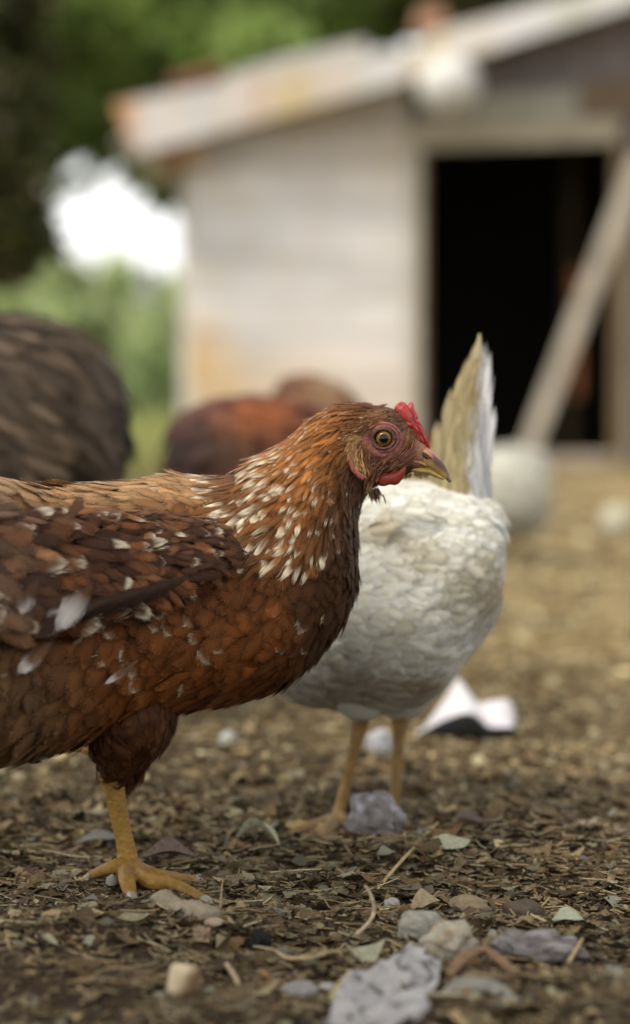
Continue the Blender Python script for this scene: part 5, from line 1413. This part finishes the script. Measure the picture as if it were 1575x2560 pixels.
for k in range(46):
    px, py = free_spot(60); s = rl.uniform(.0028, .0075)
    o = put("pebble", pm[k % 6], px, py, (s * rl.uniform(.9, 1.5), s, s * .7), (0, 0, rl.uniform(0, 6)), "pebble", "pebble", "pebbles in the litter", s * .25)
    spot_label(o, ["tan", "brown", "pale grey", "greyish tan", "dark", "sandy"][k % 6], "small pebble", px, py, None)
settle_labels()

def stone(name, label, cat, px, py, w, d, h, colr, seed, rough=.4, freq=1.6, sub=4, rot=0., sink=.2, mat=None, c2=None, base=None):
    V, Fs = rock_geo(seed, sub, rough, freq)
    n_ = np.array([mnoise.noise(Vector(v) * 2.3 + Vector((seed, 0, 0))) * .5 + .5 for v in V])[:, None]
    c = np.array(colr)[None] * .92 * (.75 + .5 * n_)
    if c2 is not None: c = lerp(c, np.array(c2) * .92, np.clip((n_ - .5) * 4, 0, 1))
    V = V * np.array([w / 2, d / 2, h / 2]); cr, sr = math.cos(rot), math.sin(rot)
    V = np.stack([V[:, 0] * cr - V[:, 1] * sr, V[:, 0] * sr + V[:, 1] * cr, V[:, 2]], -1)
    p = G(px, py) if base is None else np.array(base); z0 = float(gh(p[0], p[1]))
    V = V + np.array([p[0], p[1] + d * .35, z0 + h / 2 * (1 - sink * 1.9) ])
    o = obj(name, V, Fs, mat or M_ROCK, None, c, base=(p[0], p[1] + d * .35, z0))
    return tag(o, label, cat)
def s_(px, py): return YG(py) / F * px       # metres of px pixels at the ground row py
stone("stone", "rough pale grey-green stone with a blunt lump on top, beside the crumpled grey sheet", "stone", 1128, 2392, s_(128, 2390), .036, s_(118, 2390), (.30, .27, .205), 3, .38, 1.5, 4, .2, .15, None, (.24, .17, .10))
stone("stone", "smooth grey-green stone leaning behind the rough pale stone", "stone", 1050, 2352, s_(110, 2350), .03, s_(90, 2350), (.245, .235, .19), 8, .28, 1.3, 4, -.3, .15)
stone("stone", "small green-grey stone in front on the left of the rough pale stone", "stone", 1040, 2378, s_(66, 2378), .022, s_(58, 2378), (.26, .25, .20), 12, .3, 1.5, 3, .5, .2, None, (.10, .09, .07))
stone("clod", "purple-grey crumbly clod with white flecks at the lower right", "clod", 1345, 2402, s_(250, 2400), .05, s_(100, 2400), (.125, .108, .102), 5, .42, 2.0, 5, -.15, .25, None, (.24, .22, .21))
stone("stone", "blurred grey stone between the feet of the white hen", "stone", 938, 2112, s_(140, 2110), .055, s_(120, 2110), (.165, .15, .14), 22, .35, 1.5, 4, .2, .15, None, (.32, .30, .33))
stone("stone", "dark brown stone lying in litter behind the purple-grey clod", "stone", 1308, 2268, s_(95, 2268), .035, s_(64, 2268), (.075, .055, .038), 31, .3, 1.4, 3, .0, .2)
stone("stone", "brown flat-topped stone just left of the dark brown stone", "stone", 1170, 2250, s_(110, 2250), .03, s_(58, 2250), (.19, .145, .09), 33, .3, 1.4, 3, .1, .2)
stone("pebble", "pale bluish pebble behind the curved straw", "pebble", 980, 2262, s_(44, 2262), .014, s_(38, 2262), (.27, .255, .235), 35, .2, 1.4, 3)
stone("stone", "flat purple-grey stone left of the crumpled grey sheet", "stone", 752, 2468, s_(100, 2468), .025, s_(46, 2468), (.22, .205, .195), 41, .22, 1.4, 4, .1, .2)
stone("stone", "small grey-white stone touching the flat purple-grey stone", "stone", 822, 2456, s_(62, 2456), .016, s_(34, 2456), (.33, .31, .30), 43, .35, 2, 3)
stone("stone", "grey stone wedged against the rear of the yellow foot", "stone", 279, 2236, s_(34, 2236), .014, s_(52, 2236), (.26, .235, .19), 45, .25, 1.4, 3)
stone("charcoal", "black charred lump below the claw of the yellow foot", "charcoal", 650, 2370, s_(52, 2370), .017, s_(66, 2370), (.012, .011, .010), 47, .5, 2.2, 4)
stone("nodule", "pinkish brown nodule cluster in front of the grey knobbly root", "nodule", 505, 2366, s_(44, 2366), .014, s_(44, 2366), (.23, .155, .10), 49, .55, 2.4, 4)
stone("nodule", "smooth tan nodule beside the pinkish cluster", "nodule", 535, 2348, s_(52, 2348), .014, s_(30, 2348), (.30, .23, .155), 51, .2, 1.2, 3)
stone("bud", "orange-brown dried bud in the middle of the front litter", "bud", 658, 2424, s_(38, 2424), .011, s_(36, 2424), (.25, .135, .055), 53, .3, 1.5, 3)
stone("stone", "pale blurred stone in the yard at the right edge below the shed", "stone", 1545, 1330, s_(90, 1330), .1, s_(80, 1330), (.34, .32, .24), 55, .3, 1.4, 3)
stone("pebble", "white blurred pebble left of the white hen's feet", "pebble", 570, 1892, s_(44, 1892), .02, s_(46, 1892), (.36, .36, .32), 57, .2, 1.4, 3)
stone("stone", "grey blurred stone behind the legs of the white hen", "stone", 950, 1900, s_(70, 1900), .03, s_(80, 1900), (.34, .34, .35), 59, .3, 1.4, 3)
# grey knobbly root by the claw
pts = [G(388, 2292) + [0, 0, .013], G(420, 2302) + [0, 0, .011], G(462, 2314) + [0, 0, .010], G(505, 2318) + [0, 0, .010], G(540, 2312) + [0, 0, .008]]
V, Fs = stube(pts, [.006, .0115, .0098, .0088, .0108, .0105, .0080, .004], 40, 20)
V = V + np.array([[mnoise.noise(Vector(v) * 190) * .0016] * 3 for v in V])
tag(obj("root", V, Fs, M_ROCK, None, np.array([.225, .185, .13]), base=G(460, 2314)), "grey knobbly piece of root right in front of the claw", "root")
# cream chunk in front
p = G(440, 2496); a_ = s_(44, 2490)
ang = np.linspace(0, 2 * np.pi, 24, endpoint=False); rr = 1 + .10 * np.sin(ang * 2 + .4) + .06 * np.sin(ang * 3)
V, ringsn = [], 9
tl = np.array([.45, 0, .85])
for q, f in enumerate(np.linspace(0, 1, ringsn)):
    k = a_ * (1 - .18 * f) * (1 if 0 < q < ringsn - 1 else .82)
    c = p + np.array([.004 + .010 * f * .2, .008, .001 + s_(72, 2490) * f])
    V.append(c + np.stack([np.cos(ang) * rr * k * .95, np.sin(ang) * rr * k * .8, np.cos(ang) * -.18 * k * f], -1))
V = np.concatenate(V); i = np.arange(ringsn * 24).reshape(ringsn, 24); j = np.roll(i, -1, 1)
q = np.stack([i[:-1], j[:-1], j[1:], i[1:]], -1).reshape(-1, 4)
c0 = len(V); V = np.concatenate([V, V[i[-1]].mean(0, keepdims=True)]); t = np.array([(c0, i[-1][k], j[-1][k]) for k in range(24)])
a, b = PX(V); br = np.clip((a - 445) / 34 + (b - 2455) / 60, 0, 1)[:, None]
tag(obj("cork_chunk", V, [q, t], M_PAPER, None, lerp([.46, .375, .245], [.15, .09, .04], br), base=p), "cream coloured cork-like chunk with a brown side, lying on the bare soil in front", "chunk")
# crumpled grey weathered sheet in the foreground
def sheet(name, label, cat, outline_px, h, amp, colr, seed, res=60, th=.0015, freq=60, peaks=None):
    OP = np.array([G(*q) for q in outline_px]); x0, y0 = OP[:, 0].min(), OP[:, 1].min(); x1, y1 = OP[:, 0].max(), OP[:, 1].max()
    X, Yv = np.meshgrid(np.linspace(x0, x1, res), np.linspace(y0, y1, res)); ins = inpoly(X, Yv, [(q[0], q[1]) for q in OP])
    def ridge(x, y, f, s): return 1 - np.abs(vnoise(x * f, y * f, s) * 2 - 1)
    Z = h + amp * (ridge(X, Yv, freq, seed) ** 2 * .6 + ridge(X + Yv * .4, Yv, freq * 2.3, seed + 1) * .3 + (vnoise(X * freq * .5, Yv * freq * .5, seed + 2) - .4) * 1.2)
    for (pp, r, hh) in (peaks or []):
        g_ = G(*pp); Z += hh * np.exp(-((X - g_[0]) ** 2 + ((Yv - g_[1])) ** 2) / r ** 2)
    ids = -np.ones(X.shape, int); ids[ins] = np.arange(ins.sum())
    V = np.stack([X, Yv, Z + gh(X, Yv) * .5], -1)[ins]; n = len(V)
    q = []
    for r in range(res - 1):
        for c in range(res - 1):
            k = (ids[r, c], ids[r, c + 1], ids[r + 1, c + 1], ids[r + 1, c])
            if min(k) >= 0: q.append(k)
    q = np.array(q)
    from collections import Counter
    ed = Counter(); 
    for a in q:
        for k in range(4): ed[(a[k], a[(k + 1) % 4])] += 1
    rim = [(a, b) for (a, b) in ed if (b, a) not in ed]
    side = np.array([(b, a, a + n, b + n) for a, b in rim])
    V2 = V.copy(); V2[:, 2] = np.maximum(V2[:, 2] - th, -.001)
    nn = vnoise(V[:, 0] * 240, V[:, 1] * 240, seed + 5)[:, None]; crv = np.clip((V[:, 2] - h) / (amp + 1e-6), 0, 1.4)[:, None]
    crease_shade = np.clip((ridge(X + Yv * .3, Yv * 1.6, freq * .7, seed + 9)[ins] - .88) / .09, 0, 1)[:, None]  # creases sink, with fold shadow darkened into the colour
    V[:, 2] -= crease_shade[:, 0] * .004
    c = np.array(colr)[None] * (.72 + .35 * nn) * (1 - .6 * crease_shade) 
    o = obj(name, np.concatenate([V, V2]), [q, q[:, ::-1] + n, side], M_PAPER, None, np.concatenate([c, c * .7]), base=OP.mean(0))
    return tag(o, label, cat)
sheet("grey_sheet", "crumpled lilac-grey sheet of weathered paper or bark at the bottom of the picture", "sheet", [(835, 2520), (860, 2480), (930, 2450), (985, 2425), (1000, 2396), (1045, 2392), (1072, 2400), (1062, 2440), (1105, 2445), (1098, 2500), (1060, 2530), (1075, 2570), (990, 2600), (850, 2640), (800, 2600)],   .003, .013, (.30, .283, .272), 61, 75, .0016, 55, [((1000, 2470), .02, .006), ((900, 2540), .02, .006), ((1040, 2420), .012, .005)])
# bark strips, flat stick, leaves
def strip(name, label, cat, pts, rad, colr, flat=.5, k=26, nz=.0012):
    V, Fs = stube(pts, rad, k, 12, flat); V = V + np.array([[mnoise.noise(Vector(v) * 240) * nz, mnoise.noise(Vector(v) * 210 + Vector((5, 0, 0))) * nz, mnoise.noise(Vector(v) * 230 + Vector((0, 9, 0))) * nz] for v in V])
    nn = np.array([mnoise.noise(Vector((v[0] * 60, v[1] * 200, v[2] * 300))) * .5 + .5 for v in V])[:, None]
    return tag(obj(name, V, Fs, M_PAPER, None, np.array(colr)[None] * .85 * (.65 + .7 * nn), base=pts[len(pts) // 2] * np.array([1, 1, 0])), label, cat)
gq = lambda px, py, h=.004: np.array(G(px, py)) + np.array([0, 0, h])
strip("bark_strip", "curled brown strip of bark between the grey sheet and the purple-grey clod", "bark", [gq(1120, 2462, .006), gq(1165, 2432, .012), gq(1215, 2420, .012), gq(1270, 2446, .008), gq(1320, 2474, .004)], [.003, .006, .0055, .005, .002], (.17, .10, .052), .6)
strip("flat_stick", "smooth grey flat stick lying in the bottom right litter", "stick", [gq(1105, 2508, .004), gq(1160, 2498, .008), gq(1230, 2504, .008), gq(1300, 2524, .004)], [.003, .0095, .0105, .0085, .003], (.215, .20, .165), .65)
strip("flat_stick", "thin grey-brown stick lying above the smooth flat stick", "stick", [gq(1110, 2462, .003), gq(1180, 2464, .004), gq(1240, 2476, .003)], [.002, .0035, .002], (.25, .215, .17), .6)
strip("stalk", "yellowish stalk with a cut end leaning on the grey sheet", "stalk", [gq(830, 2512, .003), gq(852, 2490, .006), gq(878, 2458, .008)], [.0035, .0042, .002], (.36, .29, .13), .8)
strip("stalk", "thin pale stalk running left from the pinkish nodules", "stalk", [gq(318, 2316, .003), gq(380, 2334, .004), gq(430, 2350, .004), gq(482, 2368, .003)], [.0010, .0013, .0014, .0012], (.40, .31, .20), 1, 20, .0003)
strip("stalk", "pale jointed stalk pointing down below the dried bud", "stalk", [gq(566, 2424, .004), gq(580, 2444, .004), gq(598, 2472, .003)], [.0016, .0018, .0014], (.36, .27, .16), 1, 14, .0003)
strip("stalk", "curved pale straw hooked upward in the middle of the litter", "stalk", [gq(890, 2350, .004), gq(918, 2330, .006), gq(934, 2322, .012), gq(930, 2322, .024), gq(912, 2322, .034)], [.0018, .0016, .0015, .0014, .0010], (.42, .33, .21), 1, 24, .0002)
strip("stalk", "long curved tan stalk in front of the pale leaf", "stalk", [gq(690, 2392, .004), gq(720, 2408, .004), gq(770, 2412, .005), gq(815, 2402, .005)], [.0010, .0014, .0015, .0010], (.38, .28, .16), 1, 20, .0002)
strip("stalk", "thick yellow straw slanting through the blurred litter right of the grey stone", "stalk", [gq(945, 2240, .006), gq(990, 2196, .010), gq(1060, 2130, .014), gq(1095, 2098, .016)], [.0013, .0016, .0017, .0010], (.34, .25, .11), .8, 20, .0003)
strip("stalk", "pale split twig standing at the lower right on the dark soil", "stalk", [gq(1406, 2446, .002), gq(1424, 2422, .006), gq(1456, 2386, .012)], [.0014, .0018, .0010], (.34, .24, .13), 1, 14, .0003)
strip("stalk", "thin twig lying below the split twig at the lower right", "stalk", [gq(1408, 2450, .003), gq(1426, 2464, .003), gq(1442, 2478, .002)], [.0010, .0010, .0007], (.34, .27, .18), 1, 10, .0002)
strip("stalk", "long dull straw along the bottom edge right of the grey sheet", "stalk", [gq(1000, 2536, .010), gq(1080, 2524, .010), gq(1180, 2512, .006)], [.0014, .0022, .0018], (.30, .25, .15), .8, 20, .0003)
strip("sprout", "tiny dry upright sprout beside the yellow claw", "sprout", [gq(550, 2306, .0), gq(551, 2306, .012), gq(553, 2306, .022), gq(557, 2306, .034)], [.0008, .0008, .0007, .0004], (.34, .26, .15), 1, 12, .0002)
def bigleaf(label, px, py, L, Wd, rot, tilt, colr, k, c2=None):
    V, Fs = leaf_mesh(200 + k); V = V * np.array([L, Wd * 1.5, L * 1.3]); tilt = tilt * .55
    cr, sr = math.cos(tilt), math.sin(tilt); V = np.stack([V[:, 0], V[:, 1] * cr - V[:, 2] * sr, V[:, 1] * sr + V[:, 2] * cr], -1)
    cr, sr = math.cos(rot), math.sin(rot); V = np.stack([V[:, 0] * cr - V[:, 1] * sr, V[:, 0] * sr + V[:, 1] * cr, V[:, 2]], -1)
    p = G(px, py); V[:, 2] -= V[:, 2].min(); V = V + p + np.array([0, 0, .003 + float(gh(p[0], p[1]))])
    c = np.tile(np.array(colr, float) * .85, (len(V), 1))
    if c2 is not None: c[:9] = c2
    o = obj("dry_leaf", V, Fs, M_LITTER, None, c, base=p)
    s = o.modifiers.new("round", 'SUBSURF'); s.levels = s.render_levels = 1
    return tag(o, label, "leaf")
bigleaf("pale curled leaf with a charred dark end left of the black lump", 590, 2352, .045, .024, 2.0, .9, (.31, .235, .14), 1, (.09, .07, .05))
bigleaf("flat grey-green leaf on the litter above the grey sheet", 908, 2396, .032, .022, .3, .5, (.28, .265, .18), 2)
bigleaf("folded grey leaf standing up behind the smooth grey-green stone", 1140, 2280, .034, .018, 2.4, 1.0, (.29, .27, .21), 3)
bigleaf("broad tan leaf lying left of the brown flat-topped stone", 1060, 2262, .04, .02, .9, .7, (.24, .185, .11), 4)
bigleaf("pointed olive leaf on the bare soil at the left", 330, 2340, .03, .014, .5, .6, (.23, .20, .12), 5)
bigleaf("yellow-brown star shaped leaf below the foot of the white hen", 770, 2096, .045, .03, .2, .6, (.36, .26, .10), 6)
bigleaf("pale greenish leaf in the blurred litter left of the grey stone", 640, 2126, .05, .022, 2.6, .8, (.36, .35, .24), 7)
bigleaf("wide brown leaf behind the yellow toes", 420, 2160, .05, .022, .1, .7, (.16, .12, .095), 8)
bigleaf("purple-brown leaf lying behind the yellow shank", 250, 2102, .05, .024, .4, .9, (.16, .145, .13), 9)
bigleaf("pale grey-green leaf above the purple-grey clod", 1420, 2306, .03, .016, .1, .5, (.30, .30, .22), 10)
bigleaf("grey curled leaf between the pale stone and the purple-grey clod", 1232, 2358, .03, .017, 1.2, 1.0, (.27, .26, .21), 11)
bigleaf("small tan leaf with holes in front of the dried bud", 640, 2470, .035, .018, .2, .5, (.25, .20, .11), 12)
bigleaf("pinkish brown leaf in the blurred litter at the right", 1180, 2100, .05, .02, 2.5, .8, (.26, .19, .17), 13)
bigleaf("pale green leaf in the blurred litter right of the white hen's foot", 1120, 2150, .05, .024, .6, .7, (.33, .32, .22), 14)
# bent piece of white plastic; a black solid stands in for the hollow's shade
wpY = YG(1846)
prof = [(1040, 1838, 0), (1070, 1806, 0), (1105, 1760, 0), (1128, 1722, 0), (1146, 1700, 0), (1166, 1722, 0), (1196, 1758, 0), (1232, 1752, 0), (1270, 1752, 0), (1288, 1790, 0), (1284, 1832, 0)]
und = [(1044, 1838, 0), (1085, 1812, 0), (1118, 1797, 0), (1150, 1786, 0), (1176, 1784, 0), (1194, 1792, 0), (1210, 1808, 0), (1226, 1822, 0), (1246, 1826, 0), (1268, 1820, 0), (1284, 1816, 0)]
T = smooth_pts(np.array(prof, float), 40); U = smooth_pts(np.array(und, float), 40)
rows = 9; V = []
for r in range(rows):
    f = r / (rows - 1)
    mix = U * (1 - f) + T * f if f < 1 else T
    Yr = wpY + .004 + .05 * f + .012 * math.sin(f * 3.1)
    V.append(W(mix[:, 0], mix[:, 1], Yr))
for r in range(5):
    f = (r + 1) / 5
    e = W(T[:, 0], T[:, 1], wpY + .054); e[:, 1] += .05 * f; e[:, 2] = e[:, 2] * (1 - f) + .002 * f; V.append(e)
V = np.concatenate(V); V[:, 2] = np.maximum(V[:, 2], .001)
i = np.arange(14 * 40).reshape(14, 40); q = np.stack([i[:-1, :-1], i[:-1, 1:], i[1:, 1:], i[1:, :-1]], -1).reshape(-1, 4)
o = obj("plastic_piece", V, [q], M_PLASTIC, None, np.array([.46, .44, .455]), base=(float(W(1165, 1846, wpY)[0]), wpY, 0))
sdm = o.modifiers.new("thick", 'SOLIDIFY'); sdm.thickness = .002; sdm.offset = 0
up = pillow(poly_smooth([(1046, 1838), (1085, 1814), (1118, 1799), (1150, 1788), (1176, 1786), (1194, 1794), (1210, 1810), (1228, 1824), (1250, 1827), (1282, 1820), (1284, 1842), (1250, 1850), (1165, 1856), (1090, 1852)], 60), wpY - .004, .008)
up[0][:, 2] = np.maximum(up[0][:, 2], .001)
obj("hollow_shade_fill", up[0], up[1], M_ROCK, o, np.array([.008, .008, .007]))
tag(o, "bent piece of white plastic, its shaded hollow filled black, lying behind the white hen", "plastic")
